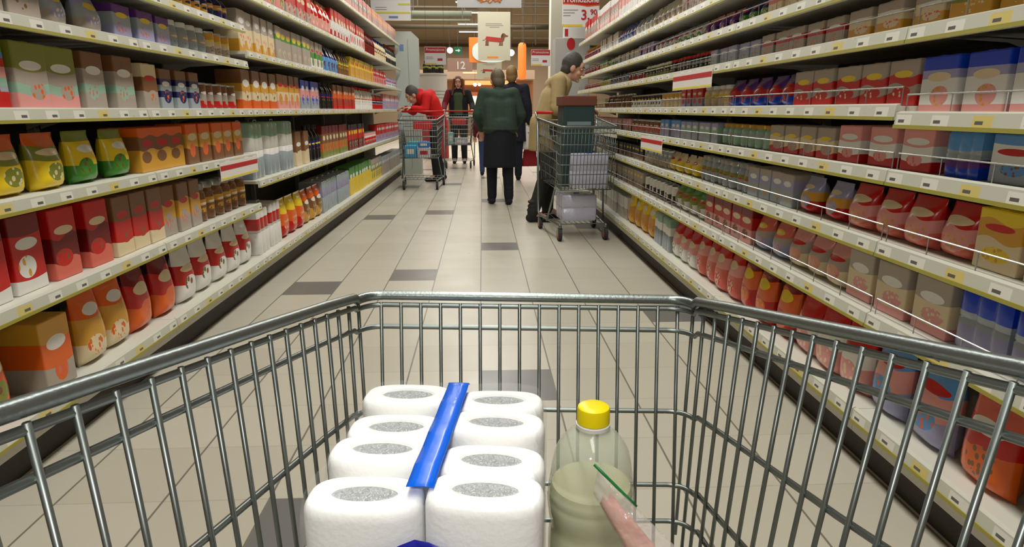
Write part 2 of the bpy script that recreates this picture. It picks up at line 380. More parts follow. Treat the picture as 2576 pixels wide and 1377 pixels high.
def design(kind, wd, h, cols):
    """the first item of a run, with its parts; returns root (unplaced)"""
    global n_design; n_design += 1
    rnd = random.Random(n_design*7 + 3); bands = parse(cols); dm = min(.22, max(.06, wd*1.15))
    nm = box_kind(wd)[1] if kind == 'box' else NAME[kind]
    if kind == 'box':
        o = m_box(wd, dm, h).build(nm, pack_mat('printed_card_%d' % n_design, bands, .38, seed=n_design))
    elif kind == 'bag':
        o = m_bag(wd, min(dm, .085), h).build(nm, pack_mat('printed_film_%d' % n_design, bands, .22, seed=n_design), smooth=True)
    elif kind == 'pak':
        o = m_pak(wd, dm, h).build(nm, pack_mat('multipack_film_%d' % n_design, bands, .2, logo=False, seed=n_design), smooth=True, angle=50)
        MB().tube([(0, -.03, h - .004), (0, -.02, h + .012), (0, .02, h + .012), (0, .03, h - .004)], .004, 6).build('carry_handle', M_LIDS['W'], o, smooth=True)
    else:
        o = bpy.data.objects.new(nm, None); o.empty_display_size = .03; COL.objects.link(o); r = wd/2
        body_c = PAL[bands[0][0]]; lab = bands if len(bands) > 1 else [(bands[0][0], .4, .4), ('W', 1, .6)]
        if kind == 'bot':
            MB().lathe(bottle_prof(r, h), 14).build('bottle_body', mat('bottle_plastic_' + bands[0][0], body_c, .2, coat=.3), o, smooth=True, angle=60)
            MB().lathe([(r*1.01, h*.27), (r*1.015, h*.28), (r*1.015, h*.56), (r*1.01, h*.57)], 14).build('label', pack_mat('bottle_label_%d' % n_design, lab, .4, seed=n_design), o, smooth=True, angle=40)
            MB().lathe([(r*.4, h*.885), (r*.42, h*.89), (r*.42, h*.985), (r*.36, h)], 14).build('cap', M_LIDS[rnd.choice('WRYBK')], o, smooth=True, angle=40)
        elif kind == 'jar':
            MB().lathe([(r*.85, 0), (r*.98, .005), (r, .012), (r, h*.68), (r*.93, h*.76), (r*.78, h*.82), (r*.78, h*.86)], 14).build('jar_body', mat('jar_glass_' + bands[0][0], body_c, .12, coat=.5), o, smooth=True, angle=60)
            MB().lathe([(r*1.008, h*.2), (r*1.012, h*.21), (r*1.012, h*.58), (r*1.008, h*.59)], 14).build('label', pack_mat('jar_label_%d' % n_design, lab, .5, seed=n_design), o, smooth=True, angle=40)
            MB().lathe([(r*.84, h*.83), (r*.87, h*.835), (r*.87, h*.975), (r*.8, h)], 14).build('lid', M_LIDS[rnd.choice('ASWR')], o, smooth=True, angle=40)
        else:
            MB().lathe([(r*.9, 0), (r, .001), (r, .005), (r*.965, .008), (r*.965, h - .008), (r, h - .005), (r, h - .001), (r*.93, h), (r*.92, h - .003)], 14).build('can_body', M_LIDS['S'], o, smooth=True, angle=40)
            MB().lathe([(r*.97, .010), (r*.975, .011), (r*.975, h - .011), (r*.97, h - .010)], 14).build('label', pack_mat('can_label_%d' % n_design, lab, .4, seed=n_design), o, smooth=True, angle=40)
    return o
SHELVES = []
def S(side, name, z, gap, yend, runs): SHELVES.append((side, name, z, gap, yend, runs))
S('left', 'left bottom shelf', .19, .29, 3.8, [(-1000, 'bag', 'F30R70O', 85, 17), (-30, 'bag', 'O55Y80g', 92, 16), (130, 'box', 'E35O70A', 80, 14), (260, 'bag', 'C30A65O', 90, 15), (380, 'bag', 'O40R75D', 92, 16), (490, 'bag', 'W35R70W', 88, 16)])
S('left', 'left second shelf', .52, .25, 3.8, [(-1000, 'box', 'P25R60D', 92, 15), (-20, 'box', 'W18R75D', 95, 14), (180, 'box', 'F25D60R', 92, 13), (330, 'box', 'C25R60T', 90, 12), (450, 'box', 'E30A65T', 88, 11), (540, 'jar', 'T60A', 75, 9)])
S('left', 'left third shelf', .81, .21, 3.8, [(-1000, 'box', 'A35Y70O', 75, 15), (30, 'bag', 'Y55g80O', 85, 15), (230, 'bag', 'G35Y80g', 85, 14), (390, 'box', 'A50T80O', 85, 13), (500, 'box', 'T40A75O', 88, 12)])
S('left', 'left eye-level shelf', 1.06, .215, 3.8, [(-1000, 'box', 'R25S33M45P60R72Z80G90R', 92, 16), (90, 'box', 'P25M40E60g', 92, 15), (250, 'box', 'E30M45E70T', 92, 13), (390, 'box', 'E40T70C', 85, 11), (440, 'box', 'S30N45S60N75T', 80, 10), (540, 'can', 'R30E60T', 60, 8)])
S('left', 'left fifth shelf', 1.32, .15, 3.8, [(-500, 'box', 'E50T75M', 90, 14), (150, 'bag', 'E40S70L', 90, 13), (320, 'box', 'L40S75V', 85, 12), (470, 'jar', 'S60E', 88, 8), (560, 'can', 'E40C70A', 85, 8)])
S('left', 'left sixth shelf', 1.51, .15, 3.8, [(60, 'can', 'K50N', 85, 8), (480, 'jar', 'A60N', 90, 8), (560, 'bot', 'N40A', 92, 7)])
S('left', 'far left bottom shelf', .19, .41, 10.85, [(624, 'pak', 'W55R80W', 68, 22), (735, 'bag', 'R35O65Y', 66, 18), (790, 'bag', 'A40T70O', 64, 16), (830, 'pak', 'S50L75S', 66, 18), (895, 'box', 'Y60G', 70, 15), (945, 'box', 'Y50g80E', 66, 14), (972, 'box', 'E60S', 60, 12)])
S('left', 'far left second shelf', .65, .36, 10.85, [(624, 'pak', 'S40W75M', 92, 24), (765, 'box', 'C40T', 70, 14), (800, 'bot', 'K50N', 80, 9), (830, 'box', 'g20O45T75D', 75, 12), (890, 'box', 'D40R80K', 72, 12), (930, 'can', 'R60P', 40, 9), (960, 'box', 'L40R', 60, 10)])
S('left', 'far left eye-level shelf', 1.06, .275, 10.85, [(624, 'box', 'O25C45A65T', 82, 13), (720, 'box', 'P25C50A70T', 85, 12), (775, 'box', 'S40P70B', 80, 12), (822, 'bot', 'K60N', 85, 8), (855, 'box', 'R45O75T', 82, 12), (905, 'bot', 'W70C', 88, 8), (950, 'bot', 'R40N70K', 75, 7), (975, 'box', 'L60P', 78, 9)])
S('left', 'far left fourth shelf', 1.38, .275, 10.85, [(624, 'box', 'A30C60E', 85, 12), (715, 'box', 'E60G75E', 82, 12), (800, 'box', 'W40G60E', 80, 11), (830, 'bag', 'Z60N', 82, 12), (868, 'bot', 'T60g', 85, 8), (895, 'box', 'A55Y', 80, 11), (950, 'box', 'P50R', 70, 10), (980, 'can', 'W50L', 50, 9)])
S('left', 'far left fifth shelf', 1.70, .33, 10.85, [(624, 'bag', 'P40g', 72, 15), (740, 'box', 'E40R', 75, 13), (800, 'bag', 'P45R80O', 78, 14), (850, 'box', 'R30W60R', 80, 13), (893, 'box', 'W60R', 80, 12), (930, 'bot', 'D60K', 80, 8), (955, 'bot', 'C65T', 78, 8), (983, 'bot', 'K', 85, 8)])
S('left', 'far left top shelf', 2.08, .25, 10.85, [(780, 'box', 'P50W', 85, 12), (880, 'box', 'P40E70P', 85, 12), (940, 'box', 'E55P', 85, 11)])
S('right', 'right bottom shelf', .19, .26, 7.5, [(3900, 'bag', 'T40O70R', 85, 17), (2480, 'bag', 'O45R75F', 88, 16), (2320, 'bag', 'L40P70Z', 88, 15), (2120, 'bag', 'P40W65R', 85, 15), (1950, 'bag', 'R45O80D', 92, 14), (1820, 'bag', 'F50P75R', 88, 13), (1720, 'bag', 'W40P70R', 82, 13), (1665, 'pak', 'S50W75M', 80, 18), (1622, 'bag', 'A60Y', 92, 17), (1560, 'box', 'E50W', 70, 12)])
S('right', 'right second shelf', .49, .17, 7.5, [(3900, 'pak', 'W45L75W', 80, 17), (2640, 'pak', 'L40S60B', 95, 16), (2330, 'box', 'P20C60E', 88, 13), (2080, 'bag', 'C40E70P', 88, 12), (1940, 'bag', 'L40E60F', 85, 12), (1860, 'box', 'P40R75D', 90, 11), (1745, 'bag', 'W45g80G', 80, 12), (1670, 'can', 'K50W', 65, 8), (1600, 'box', 'T40E', 75, 10)])
S('right', 'right third shelf', .70, .155, 7.5, [(3900, 'box', 'C50A80Y', 92, 13), (2380, 'bag', 'F35P60R', 88, 12), (2080, 'bag', 'R35A60L', 82, 11), (1960, 'box', 'S50L80E', 80, 10), (1850, 'jar', 'S60g', 80, 7), (1730, 'bag', 'Y60C', 70, 11), (1660, 'can', 'C50S', 70, 7), (1600, 'box', 'T40K', 65, 9)])
S('right', 'right fourth shelf', .898, .13, 7.5, [(3900, 'box', 'S40W80Z', 85, 13), (2420, 'pak', 'B25V40S60Z', 88, 12), (2300, 'box', 'R25W60P', 88, 12), (2060, 'box', 'R20C60E', 80, 11), (1900, 'jar', 'M60S', 75, 7), (1780, 'box', 'S40M75L', 75, 9), (1690, 'box', 'L60Z', 78, 9), (1640, 'can', 'F60T', 70, 7), (1570, 'box', 'T50P', 70, 8)])
S('right', 'right eye-level shelf', 1.07, .15, 7.5, [(3900, 'box', 'P15W60L75B', 95, 13), (2322, 'box', 'R25E45R65E', 82, 13), (1960, 'bag', 'B35R60V', 80, 11), (1800, 'jar', 'C60Y', 70, 7), (1740, 'box', 'L50R', 70, 8), (1690, 'can', 'C50A', 62, 7), (1640, 'can', 'W60K', 62, 7), (1570, 'bot', 'T50K', 75, 6), (1510, 'box', 'T50C', 60, 8)])
S('right', 'right sixth shelf', 1.264, .11, 7.5, [(3700, 'box', 'A50g80Y', 85, 13), (2330, 'box', 'A40C70E', 85, 12), (2080, 'box', 'E50R70E', 82, 11), (1880, 'box', 'S50L', 75, 10), (1760, 'jar', 'K60S', 80, 6), (1660, 'jar', 'g50K', 80, 6), (1600, 'can', 'R60K', 70, 6), (1560, 'bot', 'S50N', 85, 5), (1520, 'bag', 'Y60G', 85, 7), (1495, 'can', 'R60P', 60, 6)])
S('right', 'right seventh shelf', 1.42, .11, 7.5, [(3000, 'box', 'C50O80A', 85, 12), (1900, 'bag', 'G50N', 82, 11), (1820, 'bag', 'N45V80P', 82, 10), (1740, 'bag', 'G35W80S', 82, 10), (1680, 'bag', 'W45L', 82, 9), (1625, 'box', 'V60L', 80, 7), (1590, 'box', 'S60E', 75, 7), (1540, 'bag', 'G60W', 80, 6), (1515, 'box', 'Y50G', 80, 6), (1495, 'can', 'R60D', 75, 5)])
S('right', 'right eighth shelf', 1.575, .16, 7.5, [(2500, 'box', 'P50E', 85, 11), (1790, 'box', 'E45P75T', 85, 10), (1690, 'bag', 'E50W', 85, 10), (1620, 'bag', 'W60S', 82, 10), (1580, 'bag', 'B55Z80B', 85, 9), (1540, 'box', 'W60E', 80, 8), (1498, 'bot', 'O60V', 75, 6)])
S('right', 'right top shelf', 1.78, .25, 7.5, [(2100, 'box', 'P50R', 90, 9), (1600, 'box', 'W40P75R', 90, 8), (1540, 'box', 'P45E75W', 90, 8), (1490, 'box', 'E60R', 85, 8)])
LABELS = set(); COUNT = {}
def describe(kind, cols, wd):
    p = parse(cols); seen = []
    for l, e, f in sorted(p, key=lambda q: -q[2]):
        if CNAME[l] not in seen: seen.append(CNAME[l])
    noun = box_kind(wd)[0] if kind == 'box' else NOUN[kind]
    c = seen[0] if len(seen) == 1 else f'{seen[0]} and {seen[1]}'
    return c, noun, seen[0]
for side, sname, z, gap, yend, runs in SHELVES:
    s = -1 if side == 'left' else 1; X = XL if s < 0 else XR
    ys = [y_for_px(X, z, r[0]) for r in runs] + [yend]
    if sname.startswith('far'): ys[0] = max(ys[0], 3.85)
    if sname == 'right eye-level shelf': ys[1] = 1.708
    for i, (px, kind, cols, hp, wc) in enumerate(runs):
        y0, y1 = ys[i], min(ys[i + 1], yend)
        wd = wc/100; h = gap*hp/100; n = max(1, int((y1 - y0 - .006)/(wd + .004)))
        if wd > y1 - y0 - .004: wd = y1 - y0 - .006
        c, noun, c0 = describe(kind, cols, wd)
        j = i - 1 if i else 1
        oc, on, o0 = describe(runs[j][1], runs[j][2], runs[j][4]/100)
        label = f'{c} {noun} on {sname}, beside the {o0} {on}s'.replace('boxs', 'boxes')
        if label in LABELS:
            pass
        LABELS.add(label)
        root = design(kind, wd, h, cols); tag(root, label, CAT.get(kind, 'box'), f'{c} {noun}s on the {sname}'.replace('boxs', 'boxes'))
        dm = min(.085, wd*1.15) if kind == 'bag' else min(.22, max(.06, wd*1.15)); step = (y1 - y0)/n
        zz = z + .0006
        for q in range(n):
            o = root if q == 0 else copy_tree(root)
            zoff = .05 if (z == 1.07 and y0 + step*(q + .5) < 1.70) else 0
            o.location = (X + s*(.045 + dm/2 + random.uniform(0, .012)), y0 + step*(q + .5), zz - (.02 if zoff else 0))
            o.rotation_euler = (0, 0, random.uniform(-.03, .03) if step > wd*1.05 else 0)
            COUNT[o.name.split('.')[0]] = COUNT.get(o.name.split('.')[0], 0) + 1

# promotion cards clipped to the price rails
M_CARD = mat('card_white', (232, 226, 220), .5); M_RED = mat('promo_red', (188, 30, 30), .45); M_CYEL = mat('card_yellow', (226, 214, 70), .5)
for px0, px1, z, X, lab in ((1700, 1800, 1.264, XR, 'white promotion card with red band hanging under the right sixth shelf rail'),
                            (1618, 1672, .898, XR, 'white promotion card with red band hanging under the right fourth shelf rail'),
                            (545, 640, .81, XL, 'white promotion card with red band hanging under the left third shelf rail')):
    s = 1 if X > 0 else -1
    ya, yb = sorted((y_for_px(X, z, px0), y_for_px(X, z, px1))); x0 = X - s*.0125
    c = thing('promotion_card', lab, 'sign', (x0, ya, z - .03))
    L = yb - ya
    MB().box((-.001, 0, -.07), (.001, L, .02)).build('card', M_CARD, c)
    MB().box((-.0018, .004, -.02), (.0018, L - .004, .004)).build('red_band', M_RED, c)
    MB().box((-.0018, .004, -.066), (.0018, L - .004, -.056)).build('yellow_band', M_CYEL, c)

# ------------------------------------------------------------------ shopping carts
M_GALV = mat('galvanised_steel', (132, 140, 137), .36, .9, bump=.05, bscale=300)
M_GALV2 = mat('galvanised_wire', (124, 131, 127), .36, .85)
M_CRED = mat('cart_red_plastic', (200, 34, 28), .4)
M_RUB = mat('wheel_rubber', (48, 48, 50), .7)
M_CGREY = mat('cart_grey_plastic', (128, 130, 130), .5)
def make_cart(label, loc, rz, c, group):
    t = thing('shopping_cart', label, 'shopping cart', loc, rz, group)
    vf, vr, uc = c['vf'], c['vr'], c['uc']; hw = lambda v: c['hwf'] + (vf - v)*c['sl']
    zr = lambda sg, v: c['zf'] + (vf - v)*c['zs'] + ((c['zr0'] + (vf - v)*c['zrs']) if sg > 0 else 0)
    def side(sg, v, d):
        f = max(0, min(1, (vf - v)/.35)); return Vector((uc + sg*(hw(v) - c['tap'][0 if sg < 0 else 1]*d*f), v, zr(sg, v) - d))
    fv = lambda d: vf - .165*d
    def loop(d, r=.032, ins=0.0):
        e = fv(d) - ins; P = []
        for sg in (-1, 1):
            q = [side(sg, v, d) for v in [vr + (e - r - vr)*i/10 for i in range(11)]]
            cx = uc + sg*(hw(e) - r); k = [Vector((cx + sg*r*math.cos(a), e - r + r*math.sin(a), zr(sg, e) - d)) for a in [math.pi/2*i/6 for i in range(1, 7)]]
            q[-1].x = cx + sg*r
            for p in q: p.x -= sg*ins
            P.append(q + k)
        return P[0] + list(reversed(P[1]))
    MB().tube(loop(0), c['rim'], 12).build('rim', M_GALV, t, smooth=True)
    w1, w2 = c['w1'], c['w2']
    MB().tube(loop(.0125, ins=.002), w1, 8).build('rim_wire', M_GALV2, t, smooth=True)
    for d in c['rails']:
        MB().tube(loop(d), w1, 8).build('rail', M_GALV2, t, smooth=True)
    zb = c['zb']
    for i in range(c['nf']):
        u = c['u0'] + i*c['du']; k = (u - uc)/hw(vf); z0 = c['zf'] + (c['zr0']*(k + 1)/2)
        dd = z0 - zb
        MB().tube([(u, vf - .005, z0 - .008), (u, fv(dd) - .005, zb)], w2, 7).build('upright_wire', M_GALV2, t, smooth=True)
    for sg in (-1, 1):
        v = c['v0']
        while v > vr:
            a = side(sg, v, .008); d = zr(sg, v) - zb; b = side(sg, v, d)
            a.x -= sg*.004; b.x -= sg*.004
            MB().tube([a, b], w2, 7).build('upright_wire', M_GALV2, t, smooth=True); v -= c['dv']
    g = MB(); e = fv(c['zf'] - zb)
    n = c['nf']
    for i in range(n):
        k = -1 + 2*i/(n - 1); d0 = c['zf'] - zb
        x0 = side(1 if k > 0 else -1, vr, zr(1, vr) - zb).x - uc; x1 = hw(e)
        g.tube([(uc + abs(x0)*k, vr, zb), (uc + x1*k*.98, e, zb)], w2, 6)
    for j in range(7):
        v = vr + (e - vr)*j/6; d = zr(1, v) - zb; g.tube([side(-1, v, zr(-1, v) - zb), side(1, v, d)], w1, 6)
    g.build('basket_floor', M_GALV2, t, smooth=True)
    b = MB()                                                    # hinged rear gate
    for k in range(-6, 7):
        x = hw(vr)*k/6.5; b.tube([(uc + x, vr + .01, zr(-1, vr) - .02), (uc + x*.92, vr + .06, zb + .02)], w2, 6)
    for q in (.02, .16, .3): b.tube([(uc - hw(vr)*.95, vr + .01 + q*.1, zr(-1, vr) - q), (uc + hw(vr)*.95, vr + .01 + q*.1, zr(-1, vr) - q)], w1, 6)
    b.build('rear_gate', M_GALV2, t, smooth=True)
    if c.get('seat'):
        MB().rbox((uc - .13, vr + .1, zr(-1, vr) - .2), (uc + .13, vr + .112, zr(-1, vr) - .09), .004).build('seat_flap', M_CRED, t)
    hz = zr(-1, vr) + .045; hv = vr - .05
    for sg in (-1, 1):
        MB().tube([side(sg, vr + .02, 0), (uc + sg*hw(vr), hv, hz)], .009, 8).build('handle_arm', M_GALV, t, smooth=True)
    MB().tube([(uc - hw(vr), hv, hz), (uc + hw(vr), hv, hz)], .014, 12).build('handle', M_CRED, t, smooth=True)
    for sg in (-1, 1):
        x0 = uc + sg*(hw(vr) - .015); x1 = uc + sg*(c['hwf'] - .03); p = []
        MB().tube([side(sg, vr + .03, .01), (x0, vr + .04, .3), (x0, vr + .05, .15), (x0 - sg*.004, vr + .09, .125), (x1, vf - .16, .125), (x1, vf - .12, .13)], .011, 8).build('frame_tube', M_GALV, t, smooth=True)
        MB().tube([(x1, vf - .14, .125), (x1, vf - .1, zb)] if False else [(x0 - sg*.01, (vr + vf)/2, .125), (uc + sg*(hw(vf - .2) - .03), (vr + vf)/2 + .12, zb - .004)], .009, 8).build('frame_strut', M_GALV, t, smooth=True)
        for (x, v) in ((x0 - sg*.01, vr + .12), (x1, vf - .13)):
            f = MB(); f.lathe([(.012, .105), (.016, .112), (.016, .125)], 10, (x, v, 0))
            for e2 in (-.017, .017): f.box((x + e2 - .0015, v - .04, .045), (x + e2 + .0015, v + .012, .108))
            cs = f.build('caster_fork', M_GALV, t)
            wv = MB(); wv.prism([(v - .018 + .055*math.cos(a), .056 + .055*math.sin(a)) for a in [2*math.pi*q/18 for q in range(18)]], 0, x - .014, x + .014)
            wh = wv.build('wheel', M_RUB, cs)
            hb = MB(); hb.prism([(v - .018 + .034*math.cos(a), .056 + .034*math.sin(a)) for a in [2*math.pi*q/14 for q in range(14)]], 0, x - .0165, x + .0165)
            hb.build('wheel_hub', M_CRED, cs)
    sh = MB()
    for k in range(9): x = (k/8*2 - 1)*(c['hwf'] - .05); sh.tube([(uc + x, vr + .12, .14), (uc + x, vf - .16, .14)], .003, 6)
    for v in (vr + .12, (vr + vf)/2, vf - .16): sh.tube([(uc - hw(v) + .03, v, .137), (uc + hw(v) - .03, v, .137)], .004, 6)
    sh.build('lower_rack', M_GALV2, t)
    return t
OWN = dict(vf=.805, vr=.02, uc=.018, hwf=.218, sl=.135, zf=.823, zs=.165, zr0=-.006, zrs=.045, tap=(.04, .1), rim=.0062, w1=.0034, w2=.0024, rails=(.042, .154, .258, .31), zb=.474,
           nf=16, u0=-.172, du=.026, v0=.785, dv=.0315)
own = make_cart('empty-handed shopper\'s wire cart in the foreground holding toilet rolls and a bottle'.replace("empty-handed shopper's ", 'large near '), (0, 0, 0), -PSI, OWN, None)
FAR = dict(vf=.42, vr=-.42, uc=0, hwf=.235, sl=.06, zf=.93, zs=.07, zr0=0, zrs=0, tap=(.12, .12), rim=.008, w1=.004, w2=.0026, rails=(.05, .14, .22, .30, .38, .46), zb=.43,
           nf=15, u0=-.2, du=.0286, v0=.38, dv=.055, seat=True)
C1 = dict(FAR, hwf=.255, u0=-.217, du=.031)
cart1 = make_cart('wire shopping cart on the left pushed by the person in red', (-.85, 9.02, 0), math.pi, C1, None)
cart2 = make_cart('wire shopping cart pushed by the red-haired woman facing the camera', (-.45, 12.27, 0), math.pi, C1, None)
C3 = dict(FAR, hwf=.225, seat=False)
cart3 = make_cart('wire shopping cart by the right shelves, loaded with a tall green box', (.80, 5.47, 0), math.pi + .09, C3, None)
def local(root_loc, rz, p):
    return Vector(root_loc) + Matrix.Rotation(rz, 3, 'Z') @ Vector(p)

# ------------------------------------------------------------------ contents of the near cart
M_PAPER = mat('tissue_paper', (248, 248, 245), .7, bump=.1, bscale=160)
M_CORE = mat('film_over_core', (172, 176, 176), .15, spec=.9, bump=1.0, bscale=110)
def film_mat(name, alpha, c=(240, 244, 248), rough=.08, bump=.5, sc=45):
    m = mat(name, c, rough, alpha=alpha, bump=bump, bscale=sc, spec=.7); return m
M_FILM = film_mat('clear_film', .13)
M_BLUE = mat('blue_tape', (6, 104, 236), .3, bump=.12, bscale=30, coat=.2)
M_NAVY = mat('navy_print', (14, 18, 140), .3, coat=.3)
def sup(n, a, b, e=2.5):
    r = []
    for i in range(n):
        t = 2*math.pi*i/n; c, s = math.cos(t), math.sin(t)
        r.append((a*abs(c)**(2/e)*(1 if c > 0 else -1), b*abs(s)**(2/e)*(1 if s > 0 else -1)))
    return r
def toilet_roll(rx, ry, h):
    m = MB(); n = 36; rings = []
    def ring(sc, z, ins=0): rings.append([(x*sc, y*sc, z) for x, y in sup(n, rx - ins, ry - ins, 3.0)])
    ring(.9, 0); ring(.985, .006); ring(1, .02); ring(1, h - .013)
    for k in range(1, 7):
        a = k/6*math.pi/2; ring(1, h - .013 + .011*math.sin(a), .006*(1 - math.cos(a)))
    ring(.76, h - .0012)
    for sc, z in ((1.12, h - .0005), (1, h - .0012), (.97, h - .008)):
        rings.append([(x*sc, y*sc, z) for x, y in sup(n, .031, .0135, 2.0)])
    k = n; vs = [p for g in rings for p in g]; fs = [tuple(range(k)), tuple(range((len(rings) - 1)*k, len(rings)*k))]
    for i in range(len(rings) - 1):
        for j in range(k): fs.append((i*k + j, i*k + (j + 1) % k, (i + 1)*k + (j + 1) % k, (i + 1)*k + j))
    return m.add(vs, fs)
pk = thing('toilet_roll_pack', 'clear-wrapped pack of white toilet rolls with blue tape in the near cart', 'toilet paper')
pk.location = cu(-.0745, .602, .4780); pk.rotation_euler = (0, 0, -PSI - .055)
RX, RY, RH = .0535, .0322, .126
proto = None
for layer in range(2):
    for i in range(4):
        for j in (-1, 1):
            x, y, z = j*(RX + .0006), (i - 1.5)*.0645, layer*(RH - .002)
            if proto is None:
                proto = toilet_roll(RX, RY, RH).build('toilet_roll', M_PAPER, pk, smooth=True)
                cm = MB(); q = sup(36, .0305, .0132, 2.0); cm.prism([(a, b) for a, b in q], 2, RH - .006, RH - .0035); cm.build('core_opening', M_CORE, proto)
                r = proto
            else:
                r = copy_tree(proto, pk)
            r.location = (x, y, z + (.004*math.sin(3*i + j) if layer else 0)); r.rotation_euler = (random.uniform(-.03, .03), random.uniform(-.02, .02), random.uniform(-.04, .04))
def film_outline():
    pts = []; W2 = 2*RX + .003; L2 = 2*.0645 + .003
    def bump_front(u): k = (abs(u) - RX)/RX; return max(.35, math.sqrt(max(0, 1 - k*k)))*.012
    def bump_side(v): k = ((v + 1.5*.0645) % .0645); k = (k if k < .0645/2 else .0645 - k)/(.0645/2); return .010*(1 - k*k)
    n = 24
    for i in range(n + 1): u = -W2 + .006 + (2*W2 - .012)*i/n; pts.append((u, -L2 + .009 - bump_front(u)))
    for i in range(1, 33): v = -L2 + .006 + (2*L2 - .012)*i/33; pts.append((W2 - .009 + bump_side(v), v))
    for i in range(n + 1): u = W2 - .006 - (2*W2 - .012)*i/n; pts.append((u, L2 - .009 + bump_front(u)))
    for i in range(1, 33): v = L2 - .006 - (2*L2 - .012)*i/33; pts.append((-W2 + .009 - bump_side(v), v))
    return pts, bump_front, L2
FO, BF, L2 = film_outline()
ZT = 2*RH + .004
fm = MB(); k = len(FO); rings = [[(x*sc, y*(1 - (1 - sc)*.8), z + .0008*math.sin(37*i)) for i, (x, y) in enumerate(FO)] for sc, z in ((.95, 0), (1.0, .008), (1.0, .12), (.99, .126), (1.0, .132), (1.0, ZT - .028), (.985, ZT - .012), (.95, ZT - .002))]
fs = []
for i in range(len(rings) - 1):
    for j in range(k): fs.append((i*k + j, i*k + (j + 1) % k, (i + 1)*k + (j + 1) % k, (i + 1)*k + j))
fm.add([p for g in rings for p in g], fs).build('film', M_FILM, pk, smooth=True)
tp = MB(); vs = []; nn = 26
for i in range(nn + 1):
    v = -L2 + .032 + (2*L2 - .034)*i/nn
    for x in (-.0125, -.004, .004, .0125):
        vs.append((x + .003*math.sin(v*9), v, ZT + .0015 - .0016*abs(math.sin(v*49)) + (abs(x) < .01)*.0006 + (-.006 if i > nn - 1 else 0)))
tp.add(vs, [(i*4 + j, i*4 + j + 1, i*4 + j + 5, i*4 + j + 4) for i in range(nn) for j in range(3)])
o = tp.build('blue_tape', M_BLUE, pk, smooth=True); sm = o.modifiers.new('thick', 'SOLIDIFY'); sm.thickness = .0008
em = MB(); vs = []; na, nr = 30, 5
for r_ in range(nr + 1):
    for a in range(na):
        an = 2*math.pi*a/na; u = .062*r_/nr*math.cos(an); z = .145 + .082*r_/nr*math.sin(an)*(.95 if math.sin(an) > 0 else 1)
        vs.append((u + .004, -L2 + .009 - BF(u + .004) - .0016, z))
em.add(vs, [(r_*na + a, r_*na + (a + 1) % na, (r_ + 1)*na + (a + 1) % na, (r_ + 1)*na + a) for r_ in range(nr) for a in range(na)])
o = em.build('blue_emblem', M_NAVY, pk, smooth=True); sm = o.modifiers.new('thick', 'SOLIDIFY'); sm.thickness = .0006

# bottle
bt = thing('bottle', 'large squat clear bottle of pale yellow liquid with a yellow cap', 'bottle', cu(.0985, .703, .4780))
M_PET = film_mat('clear_plastic', .46, (206, 214, 194), .07, .03, 20)
M_LIQ = mat('pale_yellow_liquid', (226, 222, 176), .5)
hb = .2
prof = [(.04, 0), (.05, .004), (.0525, .012), (.0525, .062), (.0495, .070), (.0485, .078), (.052, .088), (.0535, .100), (.0545, .112), (.0532, .1145), (.0542, .117), (.0535, .126), (.0522, .1285), (.0528, .131), (.051, .141), (.0500, .1435), (.0506, .146), (.0488, .160), (.0455, .175), (.040, .187), (.032, .197), (.0235, .203), (.0178, .206), (.0175, .212)]
MB().lathe(prof, 40).build('bottle_body', M_PET, bt, smooth=True)
MB().lathe([(r - .003, z) for r, z in prof[1:13] if z < .13] + [(.0485, .132)], 36).build('liquid', M_LIQ, bt, smooth=True, angle=60)
MB().lathe([(.0188, .2085), (.0208, .209), (.0208, .2135), (.019, .2145)], 36).build('tamper_ring', M_LIDS['W'], bt, smooth=True, angle=40)
cp = MB(); n = 60; rings = []
for r, z in ((.0188, .2152), (.0196, .2156), (.0196, .2315), (.0188, .2348), (.0165, .2362), (.004, .2366)):
    rings.append([((r + (.0003*(-1)**j if .2154 < z < .2316 else 0))*math.cos(2*math.pi*j/n), (r + (.0003*(-1)**j if .2154 < z < .2316 else 0))*math.sin(2*math.pi*j/n), z) for j in range(n)])
fs = [tuple(range(n)), tuple(range(5*n, 6*n))]
for i in range(5):
    for j in range(n): fs.append((i*n + j, i*n + (j + 1) % n, (i + 1)*n + (j + 1) % n, (i + 1)*n + j))
cp.add([p for g in rings for p in g], fs).build('cap', mat('bottle_cap_yellow', (255, 230, 0), .35), bt, smooth=True, angle=40)
lb = MB(); vs = []; na = 24
for z in (.012, .030, .048, .058):
    for i in range(na + 1):
        a = -math.pi/2 - .95 + 1.75*i/na; vs.append((.0531*math.cos(a), .0531*math.sin(a), z))
lb.add(vs, [(j*(na + 1) + i, j*(na + 1) + i + 1, (j + 1)*(na + 1) + i + 1, (j + 1)*(na + 1) + i) for j in range(3) for i in range(na)])
o = lb.build('label', mat('label_yellow', (214, 200, 20), .4), bt, smooth=True); sm = o.modifiers.new('thick', 'SOLIDIFY'); sm.thickness = .0005
li = MB()
for r_ in range(5):                                            # small illegible print lines and frame on the label
    for a0, a1 in ((-2.3, -1.75), (-1.62, -1.05)):
        z = .050 - r_*.007; q = [( .0536*math.cos(a0 + (a1 - a0)*i/8), .0536*math.sin(a0 + (a1 - a0)*i/8), z) for i in range(9)]
        li.add(q + [(x, y, zz + .0016) for x, y, zz in q], [(i, i + 1, i + 10, i + 9) for i in range(8)])
li.build('label_print', mat('label_ink', (120, 112, 20), .5), bt)
bt.rotation_euler = (0, 0, -PSI)

